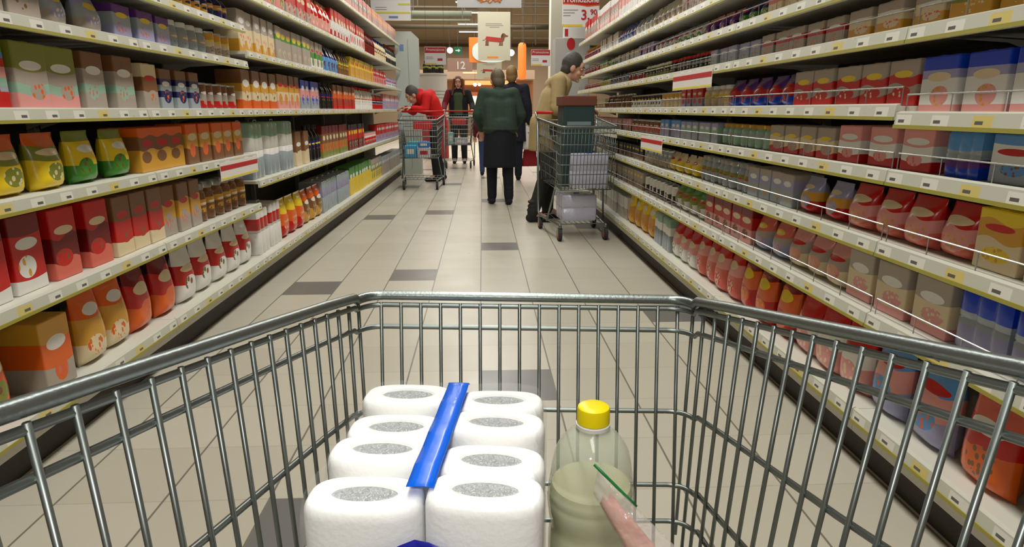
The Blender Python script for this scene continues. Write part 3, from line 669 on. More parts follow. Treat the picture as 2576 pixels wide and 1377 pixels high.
# packet of sliced ham
hp = thing('ham_packet', 'clear packet of pink sliced ham with green edge, standing beside the bottle', 'meat packet', cu(.10, .62, .4785), -PSI)
def hl(u, v, z): return Vector((u - .10, v - .62, z - .4785))
QT0, QT1, QB1, QB0 = hl(.098, .634, .668), hl(.246, .574, .536), hl(.194, .535, .4795), hl(.0925, .632, .640)
def slab(name, m, s0, s1, t0, t1, th, wav, smooth=True):
    nrm = (QT1 - QT0).cross(QB1 - QT0).normalized(); g = MB(); vs = []; A, B = 18, 12
    for sd in (-1, 1):
        for i in range(A + 1):
            for j in range(B + 1):
                s = s0 + (s1 - s0)*i/A; t_ = t0 + (t1 - t0)*j/B
                e = math.sqrt(max(0, min(1, 6*min(i, A - i)/A, 6*min(j, B - j)/B)))
                p = (QT0*(1 - s) + QT1*s)*(1 - t_) + (QB0*(1 - s) + QB1*s)*t_ + nrm*(sd*th/2*(.15 + .85*e) + wav*math.sin(19*s + 7*t_)*math.cos(5*t_ + 3*s))
                vs.append(p)
    k = (A + 1)*(B + 1); fs = []
    for o_ in (0, k):
        for i in range(A):
            for j in range(B): a = o_ + i*(B + 1) + j; fs.append((a, a + 1, a + B + 2, a + B + 1))
    bd = [i*(B + 1) for i in range(A + 1)] + [A*(B + 1) + j for j in range(1, B + 1)] + [i*(B + 1) + B for i in range(A - 1, -1, -1)] + [j for j in range(B - 1, 0, -1)]
    for q in range(len(bd)): a, b = bd[q], bd[(q + 1) % len(bd)]; fs.append((a, b, b + k, a + k))
    return g.add(vs, fs).build(name, m, hp, smooth=smooth)
M_HAM = mat('ham_pink', (226, 150, 134), .35, bump=.3, bscale=60)
slab('ham_slice', M_HAM, .10, .97, .30, .80, .010, .0015)
slab('ham_slice', mat('ham_rind', (204, 136, 112), .4, bump=.3), .06, .95, .62, .96, .014, .002)
slab('wrapper', film_mat('packet_film', .34, (238, 232, 224), .1, .6, 40), -.01, 1.0, 0, 1.0, .018, .0018)
MB().tube([QT0 + (QT1 - QT0)*q + Vector((0, 0, .0015)) for q in (-.04, .04, .12, .2, .27)], .0017, 8).build('green_edge_strip', mat('green_strip', (22, 120, 58), .4), hp, smooth=True)

# ------------------------------------------------------------------ contents of the other carts
def put(cart_loc, rz, p): return local(cart_loc, rz, p)
L3, R3 = (.80, 5.47, 0), math.pi + .09
gb = thing('storage_box', 'tall dark green box with a brown rim standing in the right cart', 'box', put(L3, R3, (.02, .02, .4345)), R3)
MB().rbox((-.13, -.12, 0), (.13, .12, .66), .012, 3).build('box_body', mat('dark_green_plastic', (44, 66, 66), .45, bump=.1, bscale=20), gb)
MB().rbox((-.142, -.132, .655), (.142, .132, .735), .01, 3).build('box_lid', mat('brown_lid', (112, 62, 48), .5), gb)
MB().rbox((-.10, .1195, .50), (.10, .123, .53), .001, 1).build('pale_strip', mat('pale_strip', (120, 142, 140), .4), gb)
M_LIL = mat('lilac_film', (206, 206, 228), .25, bump=.4, bscale=60, coat=.4)
def multi(name, label, loc, rz, sz, rot=(0, 0)):
    o = m_pak(sz[0], sz[1], sz[2]).build(name, M_LIL, None, smooth=True, angle=50); o.location = loc; o.rotation_euler = (rot[0], rot[1], rz); tag(o, label, 'toilet paper'); 
    MB().rbox((-.02, -.022, sz[2] - .003), (.02, .022, sz[2] + .003), .001, 1).build('sticker', M_LIDS['B'], o)
    return o
multi('toilet_roll_pack', 'lilac-white toilet roll pack in the basket of the right cart', put(L3, R3, (-.05, .225, .4345)), R3, (.125, .3, .28))
multi('toilet_roll_pack', 'lilac-white toilet roll pack on the lower rack of the right cart', put(L3, R3, (0, .02, .1445)), R3, (.3, .3, .22))
L1, R1 = (-.85, 9.02, 0), math.pi
def cart_item(name, label, cat, cl, rz, p, sz, m, bands=None):
    o = MB().rbox((-sz[0]/2, -sz[1]/2, 0), (sz[0]/2, sz[1]/2, sz[2]), .012, 2).build(name, m, None); o.location = put(cl, rz, p); o.rotation_euler = (0, 0, rz); tag(o, label, cat)
    if bands: MB().rbox((-sz[0]*.3, sz[1]/2 - .001, sz[2]*.3), (sz[0]*.3, sz[1]/2 + .002, sz[2]*.7), .001, 1).build('printed_panel', bands, o)
    return o
cart_item('carton', 'sky blue carton lying in the left cart', 'box', L1, R1, (.12, .2, .4345), (.16, .2, .16), mat('sky_blue_card', (60, 165, 215), .4), M_CARD)
cart_item('carton', 'white and red carton lying in the left cart', 'box', L1, R1, (-.06, .22, .4345), (.17, .18, .13), mat('white_card', (222, 220, 224), .4), M_RED)
cart_item('carton', 'teal carton at the back of the left cart', 'box', L1, R1, (.05, -.05, .4345), (.26, .22, .2), mat('teal_card', (70, 170, 170), .4), M_CARD)
cart_item('carton', 'blue carton on top of the white and red carton', 'box', L1, R1, (-.06, .22, .5655), (.15, .16, .08), mat('mid_blue_card', (50, 120, 200), .4), M_CARD)
L2c, R2c = (-.45, 12.27, 0), math.pi
cart_item('carton', 'pale grey carton in the cart of the red-haired woman', 'box', L2c, R2c, (-.05, .15, .4345), (.24, .26, .12), mat('pale_grey_card', (190, 188, 200), .4), M_CARD)
cart_item('carton', 'mint carton standing in the cart of the red-haired woman', 'box', L2c, R2c, (.14, .12, .4345), (.1, .12, .22), mat('mint_card', (150, 205, 195), .4), M_CARD)

# ------------------------------------------------------------------ people
def fuse(mb, name, m, parent, voxel=.01, it=4):
    me = mb.mesh(name + '_raw'); o = bpy.data.objects.new(name, me); COL.objects.link(o)
    r = o.modifiers.new('r', 'REMESH'); r.mode = 'VOXEL'; r.voxel_size = voxel
    s = o.modifiers.new('s', 'SMOOTH'); s.factor = .5; s.iterations = it
    dg = bpy.context.evaluated_depsgraph_get(); nm = bpy.data.meshes.new_from_object(o.evaluated_get(dg))
    o.modifiers.clear(); o.data = nm; nm.name = name; bpy.data.meshes.remove(me)
    nm.polygons.foreach_set('use_smooth', [True]*len(nm.polygons)); nm.materials.clear(); nm.materials.append(m); o.parent = parent
    return o
M_SKIN = mat('skin', (206, 156, 130), .5); M_EYE = mat('eye_white', (230, 226, 220), .3); M_IRIS = mat('eye_iris', (50, 36, 28), .3); M_LIP = mat('lips', (176, 92, 86), .4)
def hand(mb, wr, d, nrm, sg, curl=.9):
    d = Vector(d).normalized(); nrm = (Vector(nrm) - d*Vector(nrm).dot(d)).normalized(); ax = d.cross(nrm)*sg
    for k in (-1, 0, 1): mb.cap(wr, .022, wr + d*.075 + ax*.024*k, .015)
    for k, L in zip((-1.5, -.5, .5, 1.5), (.070, .080, .075, .058)):
        p = wr + d*.085 + ax*.0205*k; a = 0; q = p
        for s in (.45, .32, .23):
            a += curl*(.55 if s == .45 else .8); dd = d*math.cos(a) + nrm*math.sin(a); e = q + dd*L*s*1.1; mb.cap(q, .0085, e, .008, 8); q = e
    b = wr + d*.03 + ax*-.028; t1 = b + (d*.6 - ax*.7 + nrm*.4).normalized()*.04; mb.cap(b, .013, t1, .0105, 8); mb.cap(t1, .0105, t1 + (d*.6 + nrm*.75).normalized()*.032, .009, 8)
def lerp(a, b, t): return Vector(a) + (Vector(b) - Vector(a))*t
STAND = dict(pelvis=(0, 0, .93), chest=(0, .01, 1.22), neck=(0, 0, 1.43), head=(0, .02, 1.575), sL=(-.185, 0, 1.385), sR=(.185, 0, 1.385), eL=(-.24, -.03, 1.12), eR=(.24, -.03, 1.12),
             wL=(-.25, .05, .88), wR=(.25, .05, .88), hL=(-.09, 0, .9), hR=(.09, 0, .9), kL=(-.095, .015, .5), kR=(.095, .015, .5), aL=(-.1, -.02, .09), aR=(.1, -.02, .09))
def person(label, loc, rz, pose, look=(0, 0), jacket=(40, 40, 44), trousers=(30, 30, 36), hair=(60, 40, 28), long_hair=False, hem=.85, top=None, hood=None, scale=1.0, shoe=(30, 28, 28), sleeve=None, face=True, skirt=None, hd=((0, 0, -1), (0, 0, -1)), wide=1.0):
    J = {k: Vector(v) for k, v in dict(STAND, **pose).items()}
    t = thing('person', label, 'person', loc, rz); t.scale = (scale,)*3
    wx = .075*wide
    R = Matrix.Rotation(look[0], 3, 'Z') @ Matrix.Rotation(look[1], 3, 'X'); hd0 = J['head']; HP = lambda x, y, z: hd0 + R @ Vector((x, y, z))
    b = MB()
    for x in (-wx, wx):
        X = Vector((x, 0, 0)); b.cap(J['pelvis'] + X, .1, J['chest'] + X, .1); b.cap(J['chest'] + X, .1, J['neck'] + X*.6 - Vector((0, 0, .05)), .065)
    b.cap(J['neck'] - Vector((0, 0, .04)), .056, J['head'] + R @ Vector((0, -.015, -.05)), .052)
    for s in 'LR':
        b.cap(J['s' + s], .056, J['e' + s], .042); b.cap(J['e' + s], .041, J['w' + s], .028)
        b.cap(J['h' + s], .088, J['k' + s], .058); b.cap(J['k' + s], .056, J['a' + s], .04); b.cap(J['a' + s], .042, J['a' + s] + Vector((0, .12, -.05)), .03)
        sg = -1 if s == 'L' else 1; dr, nr = (hd if isinstance(hd[0], tuple) else hd)
        hand(b, J['w' + s], (J['w' + s] - J['e' + s]).normalized()*.5 + Vector(dr)*.5, nr, sg)
    b.ell(HP(0, -.012, .015), (.074, .094, .1), rot=R); b.ell(HP(0, .03, -.055), (.054, .06, .062), rot=R); b.ell(HP(0, .062, .03), (.052, .03, .04), rot=R)
    b.cap(HP(0, .085, .012), .011, HP(0, .106, -.03), .015, 8); b.ell(HP(0, .072, -.1), (.024, .02, .018), rot=R)
    for sg in (-1, 1): b.ell(HP(sg*.076, -.005, -.012), (.012, .024, .034), rot=R); b.ell(HP(sg*.04, .062, -.035), (.022, .02, .022), rot=R)
    fuse(b, 'body', M_SKIN, t, .006, 3)
    if face:
        for sg in (-1, 1):
            e = MB().ell(HP(sg*.031, .076, .006), (.0125, .010, .0065), rot=R).build('eye', M_EYE, t, smooth=True)
            MB().ell(HP(sg*.031, .0815, .006), (.006, .006, .0058), rot=R).build('iris', M_IRIS, e, smooth=True)
            MB().cap(HP(sg*.015, .094, .03), .0045, HP(sg*.05, .083, .03), .0035, 8).build('eyebrow', mat('brow_%d' % hair[0], tuple(int(v*.8) for v in hair), .7), t, smooth=True)
        MB().ell(HP(0, .089, -.066), (.023, .010, .0085), rot=R).build('lips', M_LIP, t, smooth=True)
    hr = MB()
    if hood:
        hr.ell(HP(0, -.03, .02), (.105, .115, .13), rot=R); hr.cap(HP(0, -.05, -.02), .1, J['neck'] + Vector((0, -.05, -.02)), .11)
        fuse(hr, 'hood', mat('cloth_%d_%d_%d' % hood, hood, .8, bump=.2), t, .012, 4)
        hr = MB(); hr.cap(HP(-.04, .075, .06), .03, HP(.04, .075, .06), .03); fuse(hr, 'hair', mat('hair_%d_%d_%d' % hair, hair, .5, bump=.5, bscale=180), t, .008, 2)
    else:
        hr.ell(HP(0, -.028, .03), (.087, .1, .108), rot=R); hr.ell(HP(0, -.055, -.03), (.08, .062, .085), rot=R)
        if long_hair:
            for sg in (-1, 1):
                for k in range(5):
                    a = HP(sg*(.055 + .012*(k % 3)), -.02 - .022*k + .05, .06); m_ = HP(sg*(.088 + .006*(k % 2)), .01 - .024*k, -.06); e = J['neck'] + Vector((sg*(.115 + .014*(k % 3)), .085 - .045*k, -.09 - .03*(k % 3)))
                    hr.cap(a, .026, m_, .027); hr.cap(m_, .027, e, .022); 
        fuse(hr, 'hair', mat('hair_%d_%d_%d' % hair, hair, .5, bump=.5, bscale=180), t, .008, 2)
    def cloth(c): return mat('cloth_%d_%d_%d' % tuple(c), tuple(c), .85, bump=.35, bscale=25)
    jk = MB(); hemz = Vector((J['pelvis'].x, J['pelvis'].y, hem + .1))
    jk.lathe([(1.02, hem), (1.0, hem + .02), (.97, (hem + J['pelvis'].z)/2), (.93, J['pelvis'].z + .04), (.8, J['pelvis'].z + .1)], 28, (J['pelvis'].x, J['pelvis'].y, 0), wx + .128, .142)
    for x in (-wx, 0, wx):
        X = Vector((x, 0, 0)); jk.cap(J['pelvis'] + X, .118, J['chest'] + X, .12); jk.cap(J['chest'] + X, .12, J['neck'] + X*.6 - Vector((0, 0, .06)), .082)
    jk.cap(J['neck'] - Vector((0, 0, .05)), .075, J['neck'] + Vector((0, 0, -.005)), .07)
    sl = {}
    for s in 'LR':
        g = jk if not (sleeve and s == sleeve[0]) else sl.setdefault(s, MB())
        g.cap(J['s' + s], .074, J['e' + s], .06); g.cap(J['e' + s], .06, lerp(J['e' + s], J['w' + s], .93), .046)
        jk.cap(J['chest'] + Vector((0, 0, .1)), .09, J['s' + s], .074)
        for k in range(4): p = lerp(J['s' + s], J['e' + s], .3 + .2*k); g.ell(p, (.069, .069, .016))     # sleeve folds
    fuse(jk, 'jacket', cloth(jacket), t, .012, 8)
    for s, g in sl.items(): fuse(g, 'sleeve', cloth(sleeve[1]), t, .01, 3)
    if top:
        g = MB(); 
        for x in (-.03, .03): g.cap(J['pelvis'] + Vector((x, .055, .06)), .085, J['chest'] + Vector((x*.9, .062, .1)), .075)
        fuse(g, 'top', cloth(top), t, .01, 4)
    if skirt:
        g = MB(); g.lathe([(1.0, skirt[0]), (1.0, skirt[0] + .02), (.94, .8), (.85, .95), (.7, 1.0)], 28, (J['pelvis'].x, J['pelvis'].y + .01, 0), wx + .118, .155); fuse(g, 'skirt', cloth(skirt[1]), t, .012, 4)
    tr = MB()
    for x in (-.05, .05): tr.cap(J['pelvis'] + Vector((x, 0, -.03)), .1, J['pelvis'] + Vector((x, 0, .04)), .1)
    for s in 'LR':
        tr.cap(J['h' + s], .1, J['k' + s], .074); tr.cap(J['k' + s], .073, J['a' + s] + Vector((0, 0, .0)), .058)
        for k in range(3): tr.ell(J['a' + s] + Vector((0, 0, .03 + .04*k)), (.064, .064, .014))
        sh = MB(); a = J['a' + s]; sh.cap((a.x, a.y - .03, .042), .042, (a.x, a.y + .06, .04), .04); sh.cap((a.x, a.y + .06, .036), .036, (a.x*1.08, a.y + .16, .03), .03); fuse(sh, 'shoe', cloth(shoe), t, .008, 2)
    fuse(tr, 'trousers', cloth(trousers), t, .012, 4)
    return t
person('woman with long red-brown hair and green top facing the camera behind a cart', (-.47, 13.16, 0), math.pi,
       dict(eL=(-.27, .1, 1.16), eR=(.27, .1, 1.16), wL=(-.27, .31, 1.055), wR=(.27, .31, 1.055)), (0, -.05), (26, 28, 32), (30, 32, 40), (112, 52, 30), True, .86, (74, 88, 58),
       scale=1.0, sleeve=('R', (120, 22, 32)), hd=((0, 1, 0), (0, 0, -1)))
person('person in bright red jacket bent over the handle of the left cart', (-.79, 9.86, 0), math.radians(108),
       dict(pelvis=(0, -.12, .9), chest=(0, -.02, 1.17), neck=(0, .13, 1.3), head=(0, .25, 1.27), sL=(-.18, .08, 1.24), sR=(.18, .08, 1.24), eL=(-.24, .12, 1.05), eR=(.2, .2, 1.03), wL=(-.2, .3, 1.08), wR=(.08, .34, 1.08),
            hL=(-.09, -.1, .88), hR=(.09, -.1, .88), kL=(-.1, -.04, .48), kR=(.1, -.1, .48), aL=(-.1, -.06, .09), aR=(.1, -.2, .09)), (0, -.7), (200, 20, 18), (34, 34, 40), (74, 66, 62), hem=.8, hd=((0, .7, 0), (0, 0, -1)))
person('man in long beige jacket bending over the right cart towards the shelf', (.60, 6.2, 0), -math.pi/2,
       dict(pelvis=(0, -.02, .9), chest=(0, .07, 1.17), neck=(0, .16, 1.35), head=(0, .26, 1.44), sL=(-.18, .12, 1.31), sR=(.19, .1, 1.31), eL=(-.24, .12, 1.06), eR=(.26, .08, 1.06), wL=(-.16, .3, 1.07), wR=(.24, .34, 1.06),
            aL=(-.1, .04, .09), kL=(-.095, .05, .5), aR=(.1, -.12, .09)), (-.15, -.35), (168, 148, 104), (40, 40, 38), (64, 60, 54), hem=.68, hd=((0, .7, 0), (0, 0, -1)))
person('woman in dark green jacket seen from behind, walking in the aisle centre', (.2, 7.3, 0), .15,
       dict(chest=(0, .06, 1.18), neck=(0, .12, 1.36), head=(0, .19, 1.48), sL=(-.18, .09, 1.33), sR=(.18, .09, 1.33), eL=(-.27, .05, 1.07), eR=(.27, .05, 1.07), wL=(-.2, .2, .9), wR=(.2, .2, .9), aL=(-.09, .1, .09), kL=(-.09, .1, .5)),
       (.1, -.35), (44, 62, 50), (20, 22, 34), (96, 84, 62), hem=.9, scale=.93, shoe=(24, 26, 44), face=False, wide=1.25, skirt=(.46, (20, 22, 30)))
person('woman with short blond-brown hair in a navy coat walking away with bags', (.45, 9.85, 0), 0,
       dict(wR=(.27, .04, .86), aL=(-.1, -.12, .09), aR=(.1, .1, .09)), (-.3, 0), (22, 24, 38), (28, 32, 52), (142, 112, 66), hem=.6, scale=.99, face=False, wide=1.15)
person('child in maroon jacket and blue jeans walking ahead on the left', (.06, 10.75, 0), .1,
       dict(), (0, 0), (98, 24, 44), (48, 66, 112), (70, 48, 32), hem=.84, scale=.72, face=False)
# bags carried by the woman in the navy coat
def carrier(name, label, p, sz, m, hand_z):
    o = thing(name, label, 'bag', p, .2); vs = []; g = MB(); A, B = 16, 10
    for i in range(B + 1):
        z = i/B; r = (1 - .35*z**2)*(1 + .06*math.sin(9*z)); f = .35 + .65*math.sin(math.pi*min(1, .22 + z*.62))
        for j in range(A):
            a = 2*math.pi*j/A; q = sup(A, sz[0]/2*r, sz[1]/2*f, 2.8)[j]; vs.append((q[0]*(1 + .03*math.sin(5*a + 3*i)), q[1]*(1 + .05*math.cos(4*a + i)), z*sz[2]))
    fs = [tuple(range(A)), tuple(range(B*A, (B + 1)*A))] + [(i*A + j, i*A + (j + 1) % A, (i + 1)*A + (j + 1) % A, (i + 1)*A + j) for i in range(B) for j in range(A)]
    g.add(vs, fs).build('bag_body', m, o, smooth=True)
    for y in (-.015, .015):
        MB().tube([(-.05, y, sz[2] - .01), (-.025, y*.5, sz[2] + (hand_z - sz[2])*.8), (0, 0, hand_z), (.025, y*.5, sz[2] + (hand_z - sz[2])*.8), (.05, y, sz[2] - .01)], .004, 6).build('bag_handle', m, o, smooth=True)
    return o
carrier('carrier_bag', 'white plastic carrier bag hanging from the hand of the woman in navy', (.69, 9.93, .47), (.25, .14, .35), mat('white_poly', (226, 222, 216), .35, bump=.6, bscale=30), .385)
carrier('shopping_bag', 'red shopping bag hanging lower than the white carrier bag', (.735, 10.08, .2), (.26, .1, .27), mat('red_cloth_bag', (150, 30, 36), .7, bump=.3), .55)

# ------------------------------------------------------------------ hanging signs, displays and the far end of the hall
K = 1/(F*math.cos(TH))
def zat(py, Y): return atY(1213, py, Y).z
def xat(px, py, Y): return atY(px, py, Y).x
M_SIGN = mat('sign_white', (232, 230, 228), .5); M_GREYINK = mat('sign_ink', (150, 140, 140), .6); M_ORI = mat('sign_orange', (232, 140, 60), .5)
M_CAB = mat('hanging_cable', (90, 90, 86), .5)
def text(name, body, size, m, parent, loc, depth=.002, bold=0.0, align='CENTER'):
    cu_ = bpy.data.curves.new(name, 'FONT'); cu_.body = body; cu_.size = size; cu_.extrude = depth; cu_.offset = bold; cu_.align_x = align
    o = bpy.data.objects.new(name, cu_); COL.objects.link(o); cu_.materials.append(m)
    me = bpy.data.meshes.new_from_object(o.evaluated_get(bpy.context.evaluated_depsgraph_get())); me.name = name
    bpy.data.objects.remove(o); bpy.data.curves.remove(cu_)
    o = bpy.data.objects.new(name, me); COL.objects.link(o); o.parent = parent; o.location = loc; o.rotation_euler = (math.pi/2, 0, 0); return o
def board(name, label, px0, py0, px1, py1, Y, m=M_SIGN, th=.012, cables=True, cat='sign', top=None):
    """a board facing the aisle entrance; origin bottom left; returns root, width, height"""
    a = atY(px0, py1, Y); b = atY(px1, py0, Y); W, Hh = b.x - a.x, b.z - a.z
    t = thing(name, label, cat, (a.x, Y, a.z))
    MB().rbox((0, 0, 0), (W, th, Hh), .004, 1).build('board', m, t)
    if cables:
        for x in (.08*W, .92*W): MB().tube([(x, th/2, Hh - .004), (x, th/2, ZC - a.z + .001)], .0025, 5).build('cable', M_CAB, t)
    return t, W, Hh
def strip(t, name, m, x0, x1, z0, z1, y=-.003, th=.004):
    return MB().box((x0, y, z0), (x1, y + th, z1)).build(name, m, t)
# promotion board above the end of the right shelves
t, W, Hh = board('promotion_sign', 'white hanging sign reading Promozione in a red header with price 3,90', 1414, -60, 1511, 68, 7.75)
MB().prism([(0, Hh), (0, Hh*.36 + Hh*.0 + .01 + Hh*.1), (W*.3, Hh*.46), (W*.68, Hh*.425), (W, Hh*.455), (W, Hh)][:0] or [(.004, Hh - .004), (.004, Hh*.475), (W*.3, Hh*.465), (W*.68, Hh*.43), (W - .004, Hh*.455), (W - .004, Hh - .004)], 1, -.003, .001).build('red_header', M_RED, t)
MB().prism([(.004, Hh*.475), (.004, Hh*.45), (W*.3, Hh*.445), (W*.68, Hh*.405), (W - .004, Hh*.43), (W - .004, Hh*.455), (W*.68, Hh*.43), (W*.3, Hh*.465)], 1, -.002, .001).build('orange_wave', mat('promo_orange', (226, 92, 30), .45), t)
text('lettering', 'Promozione', .083, M_SIGN, t, (W/2, -.004, Hh*.49), bold=.0015)
text('price', '3,', .15, M_RED, t, (W*.62, -.004, Hh*.15), bold=.002); text('price', '90', .08, M_RED, t, (W*.84, -.004, Hh*.25), bold=.001)
for k, (a, b) in enumerate(((.03, .42), (.03, .33), (.03, .22))): strip(t, 'small_print', M_GREYINK, W*a, W*b, Hh*(.33 - .055*k), Hh*(.345 - .055*k), -.002, .003)
strip(t, 'yellow_band', mat('promo_yellow', (232, 200, 70), .5), 0, W*.55, .004, .03)
# board over the left shelves
t, W, Hh = board('promotion_sign', 'white hanging sign with yellow stripes and blue foot above the left shelves', 934, -40, 1030, 52, 10.6)
strip(t, 'red_header', M_RED, .003, W - .003, Hh*.58, Hh*.98); strip(t, 'yellow_band', mat('lime_band', (214, 214, 70), .5), .003, W - .003, Hh*.2, Hh*.245); strip(t, 'yellow_band', mat('lime_band', (214, 214, 70), .5), W*.7, W - .003, Hh*.43, Hh*.48)
strip(t, 'blue_mark', mat('pale_blue_ink', (110, 140, 190), .5), W*.45, W*.68, Hh*.07, Hh*.13)
for k in range(2): strip(t, 'small_print', M_GREYINK, W*.12, W*.4, Hh*(.36 - .06*k), Hh*(.375 - .06*k), -.002, .003)
# small promotion signs
for lab, a, y in (('small Promozione sign with red header hanging left of the bright spotlight', (1069, 118, 1121, 163), 13.2), ('small Promozione sign with red header hanging near the white column', (1336, 125, 1384, 166), 11.6)):
    t, W, Hh = board('promotion_sign', lab, *a, y)
    strip(t, 'red_header', M_RED, .004, W - .004, Hh*.66, Hh*.98); text('lettering', 'Promozione', W*.175, M_SIGN, t, (W/2, -.004, Hh*.77))
    for k in range(2): strip(t, 'small_print', M_GREYINK, W*.06, W*.4, Hh*(.42 - .1*k), Hh*(.45 - .1*k), -.002, .003)
    text('price', '0,99', W*.16, M_RED, t, (W*.76, -.004, Hh*.2)) if False else strip(t, 'price_mark', M_RED, W*.6, W*.84, Hh*.22, Hh*.36, -.002, .003)
    strip(t, 'yellow_band', mat('promo_yellow', (232, 200, 70), .5), .004, W*.55, .006, .03)
# banner with orange script
t, W, Hh = board('banner', 'long white hanging banner with orange script lettering at the top', 1150, -50, 1312, 19, 14.0, mat('banner_white', (214, 216, 218), .5))
sc = MB(); n = 90; sc.tube([(W*(.3 + .4*i/n) + .03*math.sin(i*.9), -.004, Hh*(.32 + .10*math.sin(i*.62) + .04*math.sin(i*.23))) for i in range(n + 1)], .011, 6); sc.build('script_mark', M_ORI, t, smooth=True)
# posters with the dachshund
M_DOGB = mat('dog_brown', (120, 78, 48), .6); M_DOGR = mat('dog_red', (178, 52, 44), .6); M_POST2 = mat('poster_paper', (196, 192, 172), .6)
def dog_poster(label, px0, py0, px1, py1, Y, mark=True):
    t, W, Hh = board('poster', label, px0, py0, px1, py1, Y, M_POST2, cat='poster')
    P = lambda pts: [(W*x, Hh*z) for x, z in pts]
    d = MB().prism(P([(.26, .50), (.235, .46), (.25, .41), (.30, .40), (.5, .385), (.68, .375), (.76, .385), (.79, .43), (.74, .465), (.6, .475), (.4, .49)]), 1, -.004, .001).build('dog_body', M_DOGR, t)
    MB().prism(P([(.70, .47), (.72, .53), (.76, .565), (.82, .56), (.86, .53), (.93, .515), (.92, .495), (.85, .49), (.82, .47), (.80, .41), (.76, .385)]), 1, -.005, .001).build('dog_head', M_DOGB, t)
    MB().prism(P([(.745, .555), (.72, .50), (.735, .47), (.775, .50), (.78, .55)]), 1, -.007, .001).build('dog_ear', mat('dog_dark', (70, 44, 30), .6), t)
    for x in (.235, .285, .66, .72): MB().prism(P([(x, .41), (x - .005, .335), (x - .02, .31), (x + .05, .31), (x + .04, .335), (x + .045, .41)]), 1, -.0045, .001).build('dog_leg', M_DOGB, t)
    MB().tube([(W*.25, -.002, Hh*.46), (W*.19, -.002, Hh*.42), (W*.14, -.002, Hh*.42)], .006, 6).build('dog_tail', M_DOGB, t)
    for k, (a, b) in enumerate(((.24, .74), (.24, .78), (.36, .66))): strip(t, 'small_print', M_GREYINK, W*a, W*b, Hh*(.75 - .035*k), Hh*(.765 - .035*k), -.002, .003)
    strip(t, 'orange_mark', M_ORI, W*.28, W*.62, Hh*.045, Hh*.085, -.002, .003)
dog_poster('grey hanging poster with a red sausage dog, nearer and larger of two', 1203, 30, 1284, 152, 16.0)
dog_poster('far smaller poster with a brown dog hanging behind the oval sign', 1200, 148, 1262, 200, 24.0)
# oval sign with orange backing
Y = 20.0; a = atY(1180, 158, Y); b = atY(1282, 94, Y); W, Hh = b.x - a.x, b.z - a.z
t = thing('oval_sign', 'white oval sign on an orange back hanging behind the dog poster', 'sign', (a.x, Y, a.z))
MB().rbox((0, .02, 0), (W*.45, .05, Hh), .02, 2).build('orange_back', mat('oval_orange', (226, 130, 50), .5), t)
MB().prism([(W*.55 + W*.47*x, Hh*.44 + Hh*.42*z) for x, z in sup(40, 1, 1, 2.6)], 1, -.01, .02).build('oval_panel', mat('oval_white', (214, 226, 222), .5), t)
for x in (.2, .7): MB().tube([(W*x, .035, Hh - .01), (W*x, .035, ZC - a.z + .001)], .004, 5).build('cable', M_CAB, t)
# aisle number board
t, W, Hh = board('aisle_sign', 'pinkish hanging board with a white number 12', 1126, 147, 1188, 180, 26.0, mat('aisle_board', (168, 138, 128), .6))
text('number', '12', Hh*.8, M_SIGN, t, (W*.52, -.004, Hh*.2), bold=.006)
# totem closing the left shelves
Y = 11.0; a = atY(1000, 276, Y).x; b = atY(1056, 276, Y).x; zt = zat(80, Y)
t = thing('end_panel', 'tall pale grey panel with clipped corner closing the left shelves', 'display panel', (a, Y, 0))
MB().prism([(0, 0), (b - a, 0), (b - a, zt - .09), (b - a - .1, zt), (0, zt)], 1, 0, .25).build('panel', mat('totem_grey', (186, 194, 186), .5), t)
MB().box((b - a - .16, -.004, .1), (b - a - .155, 0, zt - .12)).build('panel_seam', mat('seam_grey', (140, 148, 142), .6), t)
strip(t, 'blue_mark', mat('pale_blue_ink', (110, 140, 190), .5), (b - a)*.2, (b - a)*.38, zt - .3, zt - .2)
# panel behind the man
Y = 8.1; a = atY(1394, 276, Y).x; b = atY(1480, 276, Y).x; zt = zat(94, Y)
t = thing('end_panel', 'grey panel with a red disc closing the right shelves behind the man', 'display panel', (a, Y, 0))
MB().rbox((0, 0, 0), (b - a, .3, zt), .006, 1).build('panel', mat('endcap_grey', (176, 174, 168), .5), t)
MB().prism([((b - a)*.45 + .05*math.cos(q), zt - .07 + .07*math.sin(q)) for q in [2*math.pi*i/24 for i in range(24)]], 1, -.004, .001).build('red_disc', M_RED, t)
tb = thing('display_board', 'white board with a red bar standing on the right grey end panel', 'sign', (a + .1, Y + .05, zt + .0005))
bw, bh = b - a - .1, zat(66, Y) - zt
MB().rbox((0, 0, 0), (bw, .02, bh), .003, 1).build('board', M_SIGN, tb); MB().box((.02, -.003, .02), (.06, 0, bh - .02)).build('red_bar', M_RED, tb)
